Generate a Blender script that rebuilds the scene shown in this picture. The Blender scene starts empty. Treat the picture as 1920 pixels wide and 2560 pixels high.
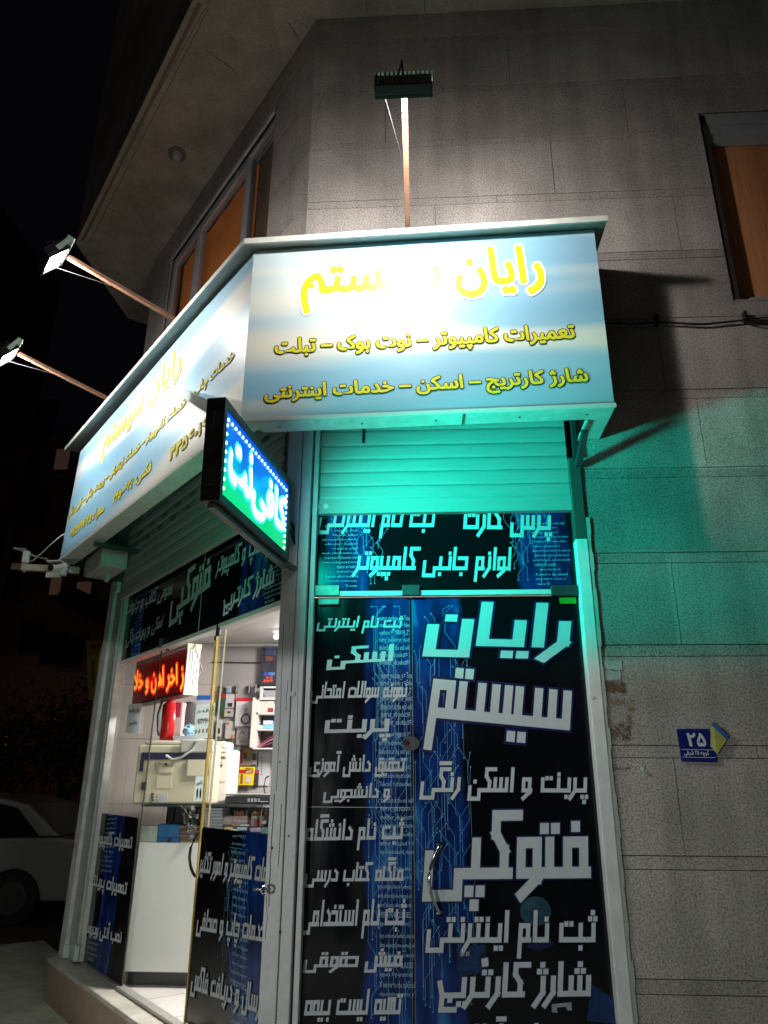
import bpy, math, random, unicodedata
from mathutils import Vector as V, Matrix
random.seed(7)
sc = bpy.context.scene
col = sc.collection

# ------------------------------------------------------------------ camera, world, exposure
CAM = V((0.0, -3.54, 1.475))
F_PX, W_PX, H_PX = 1849.45, 1920.0, 2560.0
RGT = V((0.998522, 0.054183, 0.004196)); UPV = V((0.014777, -0.344998, 0.938487)); FWD = V((-0.052297, 0.937038, 0.345289))
cd = bpy.data.cameras.new('camera'); cam = bpy.data.objects.new('camera', cd); col.objects.link(cam)
m = Matrix.Identity(4)
for i in range(3):
    m[i][0] = RGT[i]; m[i][1] = UPV[i]; m[i][2] = -FWD[i]; m[i][3] = CAM[i]
cam.matrix_world = m
cd.sensor_fit = 'VERTICAL'; cd.sensor_height = 24.0; cd.lens = F_PX / H_PX * 24.0
cd.clip_start = 0.05; cd.clip_end = 500.0
sc.camera = cam

world = bpy.data.worlds.new("World"); sc.world = world; world.use_nodes = True
wn = world.node_tree; wn.nodes.clear()
wo = wn.nodes.new('ShaderNodeOutputWorld'); wb = wn.nodes.new('ShaderNodeBackground')
wsky = wn.nodes.new('ShaderNodeTexSky'); wsky.sky_type = 'NISHITA'; wsky.sun_disc = False
wsky.sun_elevation = math.radians(-9); wsky.sun_rotation = math.radians(200)
wb.inputs['Strength'].default_value = 0.05
wadd = wn.nodes.new('ShaderNodeMixRGB'); wadd.blend_type = 'ADD'; wadd.inputs[0].default_value = 1.0
wadd.inputs[2].default_value = (0.024, 0.022, 0.034, 1)
wn.links.new(wsky.outputs[0], wadd.inputs[1]); wn.links.new(wadd.outputs[0], wb.inputs['Color'])
wn.links.new(wb.outputs[0], wo.inputs['Surface'])

sc.view_settings.view_transform = 'Standard'; sc.view_settings.look = 'None'
sc.view_settings.exposure = 0.0; sc.view_settings.gamma = 1.0; sc.view_settings.use_curve_mapping = False
sc.render.engine = 'CYCLES'
sc.cycles.use_denoising = True
sc.cycles.max_bounces = 7; sc.cycles.diffuse_bounces = 3; sc.cycles.glossy_bounces = 3
sc.cycles.transparent_max_bounces = 12; sc.cycles.caustics_reflective = False; sc.cycles.caustics_refractive = False
sc.cycles.sample_clamp_indirect = 4.0

def lamp(kind, name, loc, aim=None, power=10, color=(1, 1, 1), size=0.1, size_y=None, radius=0.02, spread=None, blend=0.1, axis=None, angle=180):
    d = bpy.data.lights.new(name, kind); d.energy = power; d.color = color
    if kind == 'AREA':
        d.size = size
        if size_y: d.shape = 'RECTANGLE'; d.size_y = size_y
        if spread: d.spread = math.radians(spread)
    else:
        d.shadow_soft_size = radius
    if kind == 'SPOT':
        d.spot_size = math.radians(angle); d.spot_blend = blend
    o = bpy.data.objects.new(name, d); col.objects.link(o); o.location = loc
    if aim is not None or axis is not None:
        dirn = V(axis) if axis is not None else (V(aim) - V(loc))
        o.rotation_euler = dirn.to_track_quat('-Z', 'Y').to_euler()
    return o

# a faint warm street glow from somewhere behind the photographer (one very weak broad sun)
sd = bpy.data.lights.new('night_glow', 'SUN'); sd.energy = 0.022; sd.angle = math.radians(40); sd.color = (1.0, 0.86, 0.72)
so = bpy.data.objects.new('night_glow', sd); col.objects.link(so)
so.rotation_euler = V((0.15, 0.75, -0.65)).to_track_quat('-Z', 'Y').to_euler()

# added fill light from the street side, no visible source, cut off above a plane
def cut_lamp(name, loc, p1, p2, power, color, radius=.25):
    loc = V(loc); nrm = (V(p1) - loc).cross(V(p2) - loc).normalized()
    if nrm.z < 0: nrm = -nrm
    l = lamp('POINT', name, loc, power=power, color=color, radius=radius)
    l.data.use_nodes = True; nt = l.data.node_tree; N = nt.nodes; L = nt.links
    tc = N.new('ShaderNodeTexCoord'); d = N.new('ShaderNodeVectorMath'); d.operation = 'DOT_PRODUCT'; d.inputs[1].default_value = nrm; L.new(tc.outputs['Normal'], d.inputs[0])
    mc = N.new('ShaderNodeMapRange'); mc.interpolation_type = 'SMOOTHSTEP'; mc.inputs['From Min'].default_value = .006; mc.inputs['From Max'].default_value = -.008
    L.new(d.outputs['Value'], mc.inputs['Value']); L.new(mc.outputs[0], N['Emission'].inputs['Strength'])
    return l
cut_lamp('added_street_fill', (-2.0, -4.2, 1.35), (0, 0, 2.05), (1, 0, 2.05), 150, (.95, 1.0, .97), .05)

# ------------------------------------------------------------------ frames of the two facades
LO = V((-0.673, 0, 0)); LD = V((-0.634043, 0.773298, 0)); LN = V((-0.773298, -0.634043, 0))
ZUP = V((0, 0, 1))
def Lw(s, off, z): return LO + LD * s + LN * off + ZUP * z
def Rw(x, out, z): return V((x, -out, z))
def ray(px, py): return RGT * ((px - 960) / F_PX) + UPV * (-(py - 1280) / F_PX) + FWD
def onR(px, py, out=0.0):            # point of the plane parallel to the right facade, `out` metres in front of it
    d = ray(px, py); return CAM + d * ((-out - CAM.y) / d.y)
def onL(px, py, off=0.0):            # the same for the left facade
    d = ray(px, py); return CAM + d * ((off - LN.dot(CAM - LO)) / LN.dot(d))
def onZ(px, py, z):
    d = ray(px, py); return CAM + d * ((z - CAM.z) / d.z)
def sL(p): return LD.dot(p - LO)

# ------------------------------------------------------------------ materials
MATS = {}
def mat(name, c=(.5, .5, .5), rough=.5, metal=0., var=.12, scale=14., bump=0., bscale=None, emis=None, es=0., spec=.5, streak=None, detail=5, clear=0.):
    if name in MATS: return MATS[name]
    m = bpy.data.materials.new(name); m.use_nodes = True
    nt = m.node_tree; N = nt.nodes; L = nt.links
    b = N['Principled BSDF']
    b.inputs['Roughness'].default_value = rough; b.inputs['Metallic'].default_value = metal
    b.inputs['Specular IOR Level'].default_value = spec
    b.inputs['Coat Weight'].default_value = clear; b.inputs['Coat Roughness'].default_value = .08
    tc = N.new('ShaderNodeTexCoord'); mp = N.new('ShaderNodeMapping'); L.new(tc.outputs['Object'], mp.inputs['Vector'])
    if streak: mp.inputs['Scale'].default_value = streak
    nz = N.new('ShaderNodeTexNoise'); nz.inputs['Scale'].default_value = scale; nz.inputs['Detail'].default_value = detail; nz.inputs['Roughness'].default_value = .65
    L.new(mp.outputs[0], nz.inputs['Vector'])
    rp = N.new('ShaderNodeValToRGB'); rp.color_ramp.elements[0].position = .3; rp.color_ramp.elements[1].position = .72
    rp.color_ramp.elements[0].color = tuple(x * (1 - var) for x in c) + (1,)
    rp.color_ramp.elements[1].color = tuple(min(1, x * (1 + var)) for x in c) + (1,)
    L.new(nz.outputs['Fac'], rp.inputs['Fac']); L.new(rp.outputs[0], b.inputs['Base Color'])
    if emis:
        b.inputs['Emission Color'].default_value = tuple(emis) + (1,); b.inputs['Emission Strength'].default_value = es
    mr = N.new('ShaderNodeMapRange'); mr.inputs['To Min'].default_value = max(.02, rough * .82); mr.inputs['To Max'].default_value = min(1, rough * 1.2)
    L.new(nz.outputs['Fac'], mr.inputs['Value']); L.new(mr.outputs[0], b.inputs['Roughness'])
    if bump:
        n2 = N.new('ShaderNodeTexNoise'); n2.inputs['Scale'].default_value = bscale or scale * 4; n2.inputs['Detail'].default_value = 4
        L.new(mp.outputs[0], n2.inputs['Vector'])
        bp = N.new('ShaderNodeBump'); bp.inputs['Strength'].default_value = bump; bp.inputs['Distance'].default_value = .01
        L.new(n2.outputs['Fac'], bp.inputs['Height']); L.new(bp.outputs[0], b.inputs['Normal'])
    MATS[name] = m; return m

def mat_stone(name, base, dark):
    m = bpy.data.materials.new(name); m.use_nodes = True
    nt = m.node_tree; N = nt.nodes; L = nt.links; b = N['Principled BSDF']
    b.inputs['Roughness'].default_value = .6
    tc = N.new('ShaderNodeTexCoord')
    n1 = N.new('ShaderNodeTexNoise'); n1.inputs['Scale'].default_value = 115; n1.inputs['Detail'].default_value = 3; n1.inputs['Roughness'].default_value = .7
    n2 = N.new('ShaderNodeTexNoise'); n2.inputs['Scale'].default_value = 2.3; n2.inputs['Detail'].default_value = 6
    vo = N.new('ShaderNodeTexVoronoi'); vo.inputs['Scale'].default_value = 46
    for t in (n1, n2, vo): L.new(tc.outputs['Object'], t.inputs['Vector'])
    r1 = N.new('ShaderNodeValToRGB'); e = r1.color_ramp.elements
    e[0].position = .38; e[0].color = dark + (1,); e[1].position = .52; e[1].color = base + (1,)
    e2 = e.new(.74); e2.color = tuple(min(1, x * 1.35) for x in base) + (1,)
    L.new(n1.outputs['Fac'], r1.inputs['Fac'])
    r2 = N.new('ShaderNodeValToRGB'); r2.color_ramp.elements[0].position = .32; r2.color_ramp.elements[0].color = (.68, .68, .66, 1); r2.color_ramp.elements[1].position = .68; r2.color_ramp.elements[1].color = (1.05, 1.03, 1.0, 1)
    L.new(n2.outputs['Fac'], r2.inputs['Fac'])
    mx = N.new('ShaderNodeMixRGB'); mx.blend_type = 'MULTIPLY'; mx.inputs[0].default_value = 1
    L.new(r1.outputs[0], mx.inputs[1]); L.new(r2.outputs[0], mx.inputs[2])
    rv = N.new('ShaderNodeValToRGB'); rv.color_ramp.elements[0].position = .05; rv.color_ramp.elements[0].color = (.35, .33, .31, 1); rv.color_ramp.elements[1].position = .22; rv.color_ramp.elements[1].color = (1, 1, 1, 1)
    L.new(vo.outputs['Distance'], rv.inputs['Fac'])
    m2 = N.new('ShaderNodeMixRGB'); m2.blend_type = 'MULTIPLY'; m2.inputs[0].default_value = .6
    L.new(mx.outputs[0], m2.inputs[1]); L.new(rv.outputs[0], m2.inputs[2]); 
    sx = N.new('ShaderNodeSeparateXYZ'); L.new(tc.outputs['Object'], sx.inputs[0])
    def mth(op, a, c=None, c2=None):
        q = N.new('ShaderNodeMath'); q.operation = op; L.new(a, q.inputs[0])
        if c is not None:
            if hasattr(c, 'links'): L.new(c, q.inputs[1])
            else: q.inputs[1].default_value = c
        if c2 is not None: q.inputs[2].default_value = c2
        return q.outputs[0]
    zi = mth('FLOOR', mth('MULTIPLY_ADD', sx.outputs['Z'], 1 / .4513, .38)); xi = mth('FLOOR', mth('ADD', mth('MULTIPLY', sx.outputs['X'], .62), mth('MULTIPLY', zi, .37)))
    cb_ = N.new('ShaderNodeCombineXYZ'); L.new(zi, cb_.inputs[0]); L.new(xi, cb_.inputs[1]); wn_ = N.new('ShaderNodeTexWhiteNoise'); L.new(cb_.outputs[0], wn_.inputs['Vector'])
    tn = N.new('ShaderNodeMapRange'); tn.inputs['To Min'].default_value = .80; tn.inputs['To Max'].default_value = 1.12; L.new(wn_.outputs['Value'], tn.inputs['Value'])
    ms = N.new('ShaderNodeMapping'); ms.inputs['Scale'].default_value = (5, 5, .25); L.new(tc.outputs['Object'], ms.inputs[0]); ns = N.new('ShaderNodeTexNoise'); ns.inputs['Scale'].default_value = 1.6; ns.inputs['Detail'].default_value = 5; L.new(ms.outputs[0], ns.inputs['Vector'])
    ts = N.new('ShaderNodeMapRange'); ts.inputs['From Min'].default_value = .35; ts.inputs['From Max'].default_value = .65; ts.inputs['To Min'].default_value = .84; ts.inputs['To Max'].default_value = 1.06; L.new(ns.outputs['Fac'], ts.inputs['Value'])
    m3 = N.new('ShaderNodeMixRGB'); m3.blend_type = 'MULTIPLY'; m3.inputs[0].default_value = 1; L.new(m2.outputs[0], m3.inputs[1]); L.new(mth('MULTIPLY', tn.outputs[0], ts.outputs[0]), m3.inputs[2])
    L.new(m3.outputs[0], b.inputs['Base Color'])
    bp = N.new('ShaderNodeBump'); bp.inputs['Strength'].default_value = .55; bp.inputs['Distance'].default_value = .006
    L.new(n1.outputs['Fac'], bp.inputs['Height']); L.new(bp.outputs[0], b.inputs['Normal'])
    return m

def mat_glass(name, tint=(1, 1, 1), refl=.08):
    m = bpy.data.materials.new(name); m.use_nodes = True
    nt = m.node_tree; N = nt.nodes; L = nt.links; N.clear()
    o = N.new('ShaderNodeOutputMaterial'); t = N.new('ShaderNodeBsdfTransparent'); g = N.new('ShaderNodeBsdfGlossy'); mx = N.new('ShaderNodeMixShader')
    t.inputs[0].default_value = tint + (1,); g.inputs['Roughness'].default_value = .03
    fr = N.new('ShaderNodeLayerWeight'); fr.inputs[0].default_value = .25
    ml = N.new('ShaderNodeMath'); ml.operation = 'MULTIPLY_ADD'; ml.inputs[1].default_value = .35; ml.inputs[2].default_value = refl * .4
    nz = N.new('ShaderNodeTexNoise'); nz.inputs['Scale'].default_value = 3.0; tc = N.new('ShaderNodeTexCoord'); L.new(tc.outputs['Object'], nz.inputs['Vector'])
    mm = N.new('ShaderNodeMath'); mm.operation = 'MULTIPLY'
    L.new(nz.outputs['Fac'], mm.inputs[0]); L.new(fr.outputs['Fresnel'], mm.inputs[1])
    L.new(mm.outputs[0], ml.inputs[0]); L.new(ml.outputs[0], mx.inputs[0]); L.new(t.outputs[0], mx.inputs[1]); L.new(g.outputs[0], mx.inputs[2]); L.new(mx.outputs[0], o.inputs[0])
    return m

def mat_emit(name, c, s):
    m = bpy.data.materials.new(name); m.use_nodes = True
    nt = m.node_tree; N = nt.nodes; L = nt.links; b = N['Principled BSDF']
    b.inputs['Base Color'].default_value = (.1, .1, .1, 1); b.inputs['Emission Color'].default_value = c + (1,); b.inputs['Emission Strength'].default_value = s
    return m

def mat_film(name, axis, c0, hw, seed=0., vaxis=(0, 0, 1), green=0.):
    """black printed film with an irregular blue circuit glow printed along one band of it"""
    m = bpy.data.materials.new(name); m.use_nodes = True
    nt = m.node_tree; N = nt.nodes; L = nt.links; b = N['Principled BSDF']
    b.inputs['Specular IOR Level'].default_value = .35
    nr_ = N.new('ShaderNodeTexNoise'); nr_.inputs['Scale'].default_value = 4; nr_.inputs['Detail'].default_value = 6; rr_ = N.new('ShaderNodeMapRange'); rr_.inputs['From Min'].default_value = .3; rr_.inputs['From Max'].default_value = .7; rr_.inputs['To Min'].default_value = .06; rr_.inputs['To Max'].default_value = .30
    L.new(nr_.outputs['Fac'], rr_.inputs['Value']); L.new(rr_.outputs[0], b.inputs['Roughness'])
    tc = N.new('ShaderNodeTexCoord')
    dt = N.new('ShaderNodeVectorMath'); dt.operation = 'DOT_PRODUCT'; dt.inputs[1].default_value = axis
    L.new(tc.outputs['Object'], dt.inputs[0])
    nz = N.new('ShaderNodeTexNoise'); nz.inputs['Scale'].default_value = 2.6; nz.inputs['Detail'].default_value = 4
    mpn = N.new('ShaderNodeMapping'); mpn.inputs['Location'].default_value = (seed, seed * 2, 0); L.new(tc.outputs['Object'], mpn.inputs[0]); L.new(mpn.outputs[0], nz.inputs['Vector'])
    sub = N.new('ShaderNodeMath'); sub.operation = 'SUBTRACT'; sub.inputs[1].default_value = c0; L.new(dt.outputs['Value'], sub.inputs[0])
    ab = N.new('ShaderNodeMath'); ab.operation = 'ABSOLUTE'; L.new(sub.outputs[0], ab.inputs[0])
    ad = N.new('ShaderNodeMath'); ad.operation = 'MULTIPLY_ADD'; ad.inputs[1].default_value = hw * 1.1; L.new(nz.outputs['Fac'], ad.inputs[0]); L.new(ab.outputs[0], ad.inputs[2])
    mr = N.new('ShaderNodeMapRange'); mr.interpolation_type = 'SMOOTHSTEP'; mr.inputs['From Min'].default_value = hw * 1.62; mr.inputs['From Max'].default_value = hw * 1.35
    mr.inputs['To Min'].default_value = 0; mr.inputs['To Max'].default_value = 1
    L.new(ad.outputs[0], mr.inputs['Value'])
    n2 = N.new('ShaderNodeTexNoise'); n2.inputs['Scale'].default_value = 9; n2.inputs['Detail'].default_value = 3; mp2 = N.new('ShaderNodeMapping'); mp2.inputs['Scale'].default_value = (1, 1, .35); L.new(tc.outputs['Object'], mp2.inputs[0]); L.new(mp2.outputs[0], n2.inputs['Vector'])
    rp = N.new('ShaderNodeValToRGB'); e = rp.color_ramp.elements
    e[0].position = .34; e[0].color = (.004, .008, .050, 1); e[1].position = .58; e[1].color = (.009, .042, .24, 1); k = e.new(.74); k.color = (.05, .24, .58, 1)
    L.new(n2.outputs['Fac'], rp.inputs['Fac'])
    mx = N.new('ShaderNodeMixRGB'); mx.inputs[1].default_value = (.0045, .005, .0075, 1); L.new(mr.outputs[0], mx.inputs[0]); L.new(rp.outputs[0], mx.inputs[2])
    L.new(mx.outputs[0], b.inputs['Base Color'])
    return m

M_stone = mat_stone('granite_cladding', (.52, .475, .46), (.25, .23, .22))
M_strip = mat_stone('granite_strip', (.48, .44, .425), (.235, .215, .205))
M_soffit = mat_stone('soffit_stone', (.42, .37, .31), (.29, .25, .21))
M_mortar = mat('dark_mortar', (.05, .045, .042), .9)
M_grey = mat('grey_steel_paint', (.80, .80, .82), .45, var=.14, scale=6, bump=.25, bscale=30)
M_greyd = mat('dark_steel', (.06, .058, .06), .5, .2)
M_white = mat('white_paint', (.72, .72, .70), .4, var=.05)
M_dirtywhite = mat('dirty_white_sheet', (.55, .56, .54), .5, var=.22, scale=9)
M_slat = mat('cream_shutter_slat', (.45, .46, .44), .38, var=.10, scale=5, streak=(1, 1, 12), bump=.12, bscale=2.5)
M_black = mat('black_plastic', (.012, .012, .012), .45)
M_chrome = mat('chrome', (.7, .7, .72), .18, 1.0, var=.08)
M_brass = mat('yellowed_glass_edge', (.62, .42, .10), .3, var=.2, emis=(.8, .5, .1), es=0.0)
M_pole = mat('wooden_pole_paint', (.26, .13, .08), .5, var=.2, scale=30, streak=(1, 1, .2))
M_greenb = mat('grey_green_bracket', (.50, .62, .55), .45)
M_brownframe = mat('dark_brown_box_frame', (.045, .028, .024), .5, var=.3, scale=18, bump=.2)
M_lens = mat_emit('lit_floodlight_lens', (1, .97, .88), 60)
M_letter = mat('white_vinyl_lettering', (.62, .66, .72), .45, var=.04)
M_navy = mat('navy_vinyl_outline', (.006, .010, .075), .4)
M_yellow = mat('yellow_print', (.80, .68, .02), .38, var=.05, spec=.3)
M_yellowp = mat('pale_yellow_print', (.66, .60, .03), .5, var=.06, spec=.2)
M_outl = mat('dark_print_outline', (.03, .03, .025), .5, spec=.15)
M_whiteout = mat('white_print_outline', (.85, .85, .82), .3, var=.03)
M_code = mat('pale_blue_code_print', (.42, .66, .86), .4)
M_trace = mat('blue_circuit_trace_print', (.10, .36, .66), .4)
M_glass = mat_glass('clear_glass'); M_wglass = mat_glass('window_glass', (.95, .95, .95), .2)
M_curtain = mat('orange_curtain', (.80, .26, .05), .85, var=.12, scale=9, streak=(6, 6, .3), emis=(.5, .13, .02), es=.16)  # weak emission added to stand for outside light on the cloth
M_curtaind = mat('brown_curtain', (.55, .22, .09), .85, var=.2, scale=9, streak=(6, 6, .3))
M_alu = mat('aluminium_window_frame', (.42, .43, .46), .4, .3)
M_cable = mat('black_cable', (.012, .012, .012), .6)
M_wcable = mat('pale_cable', (.45, .44, .40), .5)
M_beige = mat('beige_copier_plastic', (.52, .48, .34), .45, var=.05)
M_offwhite = mat('off_white_plastic', (.62, .57, .52), .4, var=.04)
M_paper = mat('white_paper', (.70, .72, .72), .7, var=.03)
def mat_paper(name, c):
    if name in MATS: return MATS[name]
    m = mat(name, c, .7, var=.04); nt = m.node_tree; N = nt.nodes; L = nt.links
    t = N.new('ShaderNodeBsdfTranslucent'); t.inputs[0].default_value = tuple(c) + (1,); mx = N.new('ShaderNodeMixShader'); mx.inputs[0].default_value = .5
    L.new(N['Principled BSDF'].outputs[0], mx.inputs[1]); L.new(t.outputs[0], mx.inputs[2]); L.new(mx.outputs[0], N['Material Output'].inputs['Surface']); return m
M_ink = mat('black_ink', (.01, .01, .012), .6)

# ------------------------------------------------------------------ mesh helpers
BASE = {}
class MB:
    def __init__(s): s.v = []; s.f = []
    def quad(s, a, b, c, d):
        i = len(s.v); s.v += [V(a), V(b), V(c), V(d)]; s.f.append((i, i + 1, i + 2, i + 3)); return s
    def poly(s, pts):
        i = len(s.v); s.v += [V(p) for p in pts]; s.f.append(tuple(range(i, i + len(pts)))); return s
    def par(s, o, ex, ey, ez):               # parallelepiped
        o, ex, ey, ez = V(o), V(ex), V(ey), V(ez); i = len(s.v)
        s.v += [o, o + ex, o + ex + ey, o + ey, o + ez, o + ex + ez, o + ex + ey + ez, o + ey + ez]
        F = [(0, 3, 2, 1), (4, 5, 6, 7), (0, 1, 5, 4), (1, 2, 6, 5), (2, 3, 7, 6), (3, 0, 4, 7)]
        if ex.cross(ey).dot(ez) < 0: F = [tuple(reversed(f)) for f in F]
        s.f += [tuple(i + k for k in f) for f in F]; return s
    def box(s, x0, x1, y0, y1, z0, z1): return s.par((x0, y0, z0), (x1 - x0, 0, 0), (0, y1 - y0, 0), (0, 0, z1 - z0))
    def lbox(s, s0, s1, o0, o1, z0, z1): return s.par(Lw(s0, o0, z0), LD * (s1 - s0), LN * (o1 - o0), ZUP * (z1 - z0))
    def slab(s, quad, thick):                # solid from four corners and a thickness vector
        t = V(thick); a = [V(q) for q in quad]; i = len(s.v)
        s.v += a + [q + t for q in a]
        n = len(a); F = [tuple(range(n)), tuple(reversed(range(n, 2 * n)))]
        F += [(k, k + n, (k + 1) % n + n, (k + 1) % n) for k in range(n)]
        s.f += [tuple(i + k for k in f) for f in F]; return s
    def tube(s, pts, r, n=8, caps=True):
        pts = [V(p) for p in pts]; i0 = len(s.v)
        rs = r if isinstance(r, (list, tuple)) else [r] * len(pts)
        ref = V((0, 0, 1))
        for k, p in enumerate(pts):
            d = (pts[min(k + 1, len(pts) - 1)] - pts[max(k - 1, 0)]).normalized()
            rf = V((1, 0, 0)) if abs(d.z) > .95 else ref
            a = d.cross(rf).normalized(); b = d.cross(a)
            for j in range(n):
                t = 2 * math.pi * j / n; s.v.append(p + a * math.cos(t) * rs[k] + b * math.sin(t) * rs[k])
        for k in range(len(pts) - 1):
            for j in range(n):
                s.f.append((i0 + k * n + j, i0 + k * n + (j + 1) % n, i0 + (k + 1) * n + (j + 1) % n, i0 + (k + 1) * n + j))
        if caps:
            s.f.append(tuple(i0 + j for j in range(n))); s.f.append(tuple(i0 + (len(pts) - 1) * n + j for j in reversed(range(n))))
        return s
    def bar(s, a, b, w, h, up=ZUP):           # rectangular bar from a to b
        a, b = V(a), V(b); d = (b - a).normalized(); x = d.cross(V(up)).normalized(); y = x.cross(d)
        return s.par(a - x * w / 2 - y * h / 2, x * w, y * h, b - a)
    def disc(s, c, nrm, r, n=16, thick=.004):
        c, nrm = V(c), V(nrm).normalized(); return s.tube([c, c + nrm * thick], r, n)
    def sphere(s, c, r, n=10, mfac=6, sc=(1, 1, 1)):
        i0 = len(s.v); c = V(c)
        for a in range(mfac + 1):
            t = math.pi * a / mfac
            for b in range(n):
                p = 2 * math.pi * b / n
                s.v.append(c + V((math.sin(t) * math.cos(p) * r * sc[0], math.sin(t) * math.sin(p) * r * sc[1], math.cos(t) * r * sc[2])))
        for a in range(mfac):
            for b in range(n):
                s.f.append((i0 + a * n + b, i0 + (a + 1) * n + b, i0 + (a + 1) * n + (b + 1) % n, i0 + a * n + (b + 1) % n))
        return s
    def build(s, name, material, parent=None, bevel=0., smooth=False, base=None):
        if parent is not None: b = BASE[parent.name]
        else: b = V(base) if base is not None else (sum(s.v, V()) / max(1, len(s.v)))
        me = bpy.data.meshes.new(name); me.from_pydata([v - b for v in s.v], [], s.f); me.validate(); me.update()
        me.materials.append(material)
        if smooth:
            for p in me.polygons: p.use_smooth = True
        o = bpy.data.objects.new(name, me); col.objects.link(o)
        if parent is not None: o.parent = parent
        else: o.location = b
        BASE[o.name] = b
        if bevel:
            md = o.modifiers.new('bevel', 'BEVEL'); md.width = bevel; md.segments = 2; md.limit_method = 'ANGLE'; md.angle_limit = math.radians(40)
        return o

def tag(o, label, cat, group=None):
    o['label'] = label; o['category'] = cat
    if group: o['group'] = group
    return o
def struct(o): o['kind'] = 'structure'; return o
def thing(name, label, cat, loc, group=None):
    o = bpy.data.objects.new(name, None); col.objects.link(o); o.location = loc; o.empty_display_size = .1
    BASE[o.name] = V(loc); return tag(o, label, cat, group)
def dup_tree(root, delta, label=None):
    r = root.copy(); col.objects.link(r); r.location = root.location + V(delta); BASE[r.name] = BASE[root.name] + V(delta)
    if label: r['label'] = label
    for ch in list(root.children):
        c = ch.copy(); col.objects.link(c); c.parent = r
        for g in list(ch.children):
            d = g.copy(); col.objects.link(d); d.parent = c
    return r

# ------------------------------------------------------------------ lettering
FORMS = {}
FKEY = {'<isolated>': 'i', '<initial>': 'n', '<medial>': 'm', '<final>': 'f'}
for cp in list(range(0xFB50, 0xFC00)) + list(range(0xFE80, 0xFEFD)):
    dc = unicodedata.decomposition(chr(cp)).split()
    if len(dc) == 2 and dc[0] in ('<isolated>', '<initial>', '<medial>', '<final>'):
        FORMS.setdefault(chr(int(dc[1], 16)), {})[FKEY[dc[0]]] = chr(cp)
    elif len(dc) == 3 and dc[1:] == ['0644', '0627']:
        FORMS.setdefault('\u0644\u0627', {})[FKEY[dc[0]]] = chr(cp)
FORMS['\u06CC'] = {'i': '\uFBFC', 'f': '\uFBFD', 'n': '\uFBFE', 'm': '\uFBFF'}
NOLEFT = set('اآأدذرزژو')
def runs(s):
    """characters with their joining state: (char, joined on right, joined on left)"""
    ch = []; i = 0
    while i < len(s):
        if s[i:i + 2] == 'لا': ch.append('لا'); i += 2
        else: ch.append(s[i]); i += 1
    isl = lambda c: c == 'لا' or c in FORMS
    out = []
    for k, c in enumerate(ch):
        p = ch[k - 1] if k else ' '; q = ch[k + 1] if k + 1 < len(ch) else ' '
        R = isl(c) and isl(p) and p != 'لا' and p not in NOLEFT
        Lf = isl(c) and isl(q) and c != 'لا' and c not in NOLEFT
        out.append((c, R, Lf))
    return out
def shape(s):
    res = []
    for c, R, Lf in runs(s):
        if c in FORMS:
            f = FORMS[c]; key = 'm' if R and Lf else 'f' if R else 'n' if Lf else 'i'
            ALT = {'m': 'mfni', 'f': 'fi', 'n': 'ni', 'i': 'i'}[key]
            res.append(next((f[a] for a in ALT if a in f), c))
        else: res.append(c)
    vis = []; k = 0
    rev = res[::-1]
    while k < len(rev):                          # digits keep their left to right order
        if rev[k] in '۰۱۲۳۴۵۶۷۸۹':
            j = k
            while j < len(rev) and rev[j] in '۰۱۲۳۴۵۶۷۸۹': j += 1
            vis += rev[k:j][::-1]; k = j
        else: vis.append(rev[k]); k += 1
    return ''.join(vis)

FCACHE = {}
def font_mesh(s, bold=0., res=3, rtl=True):
    key = (s, bold, res)
    if key in FCACHE: return FCACHE[key]
    c = bpy.data.curves.new('t', 'FONT'); c.body = shape(s) if rtl else s; c.size = 1; c.resolution_u = res; c.fill_mode = 'FRONT'
    o = bpy.data.objects.new('t', c); col.objects.link(o)
    me = bpy.data.meshes.new_from_object(o.evaluated_get(bpy.context.evaluated_depsgraph_get()))
    vs = [(v.co.x, v.co.y) for v in me.vertices]; fs = [tuple(p.vertices) for p in me.polygons]
    bpy.data.objects.remove(o); bpy.data.curves.remove(c); bpy.data.meshes.remove(me)
    par = list(range(len(vs)))
    def find(a):
        while par[a] != a: par[a] = par[par[a]]; a = par[a]
        return a
    for f in fs:
        for a in f[1:]: par[find(f[0])] = find(a)
    ids = {}; lay = [ids.setdefault(find(a), len(ids)) % 3 for a in range(len(vs))]
    if bold:                                     # embolden: shifted copies on staggered layers
        n = 8 if bold < .045 else 12; V0, F0, L0 = vs, fs, lay; vs, fs, lay = list(V0), list(F0), list(L0)
        for k in range(n):
            a = 2 * math.pi * k / n; i = len(vs); dx, dy = math.cos(a) * bold, math.sin(a) * bold
            vs += [(x + dx, y + dy) for x, y in V0]; fs += [tuple(i + q for q in f) for f in F0]; lay += [3 + k * 3 + q for q in L0]
    FCACHE[key] = (vs, fs, lay); return FCACHE[key]

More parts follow.
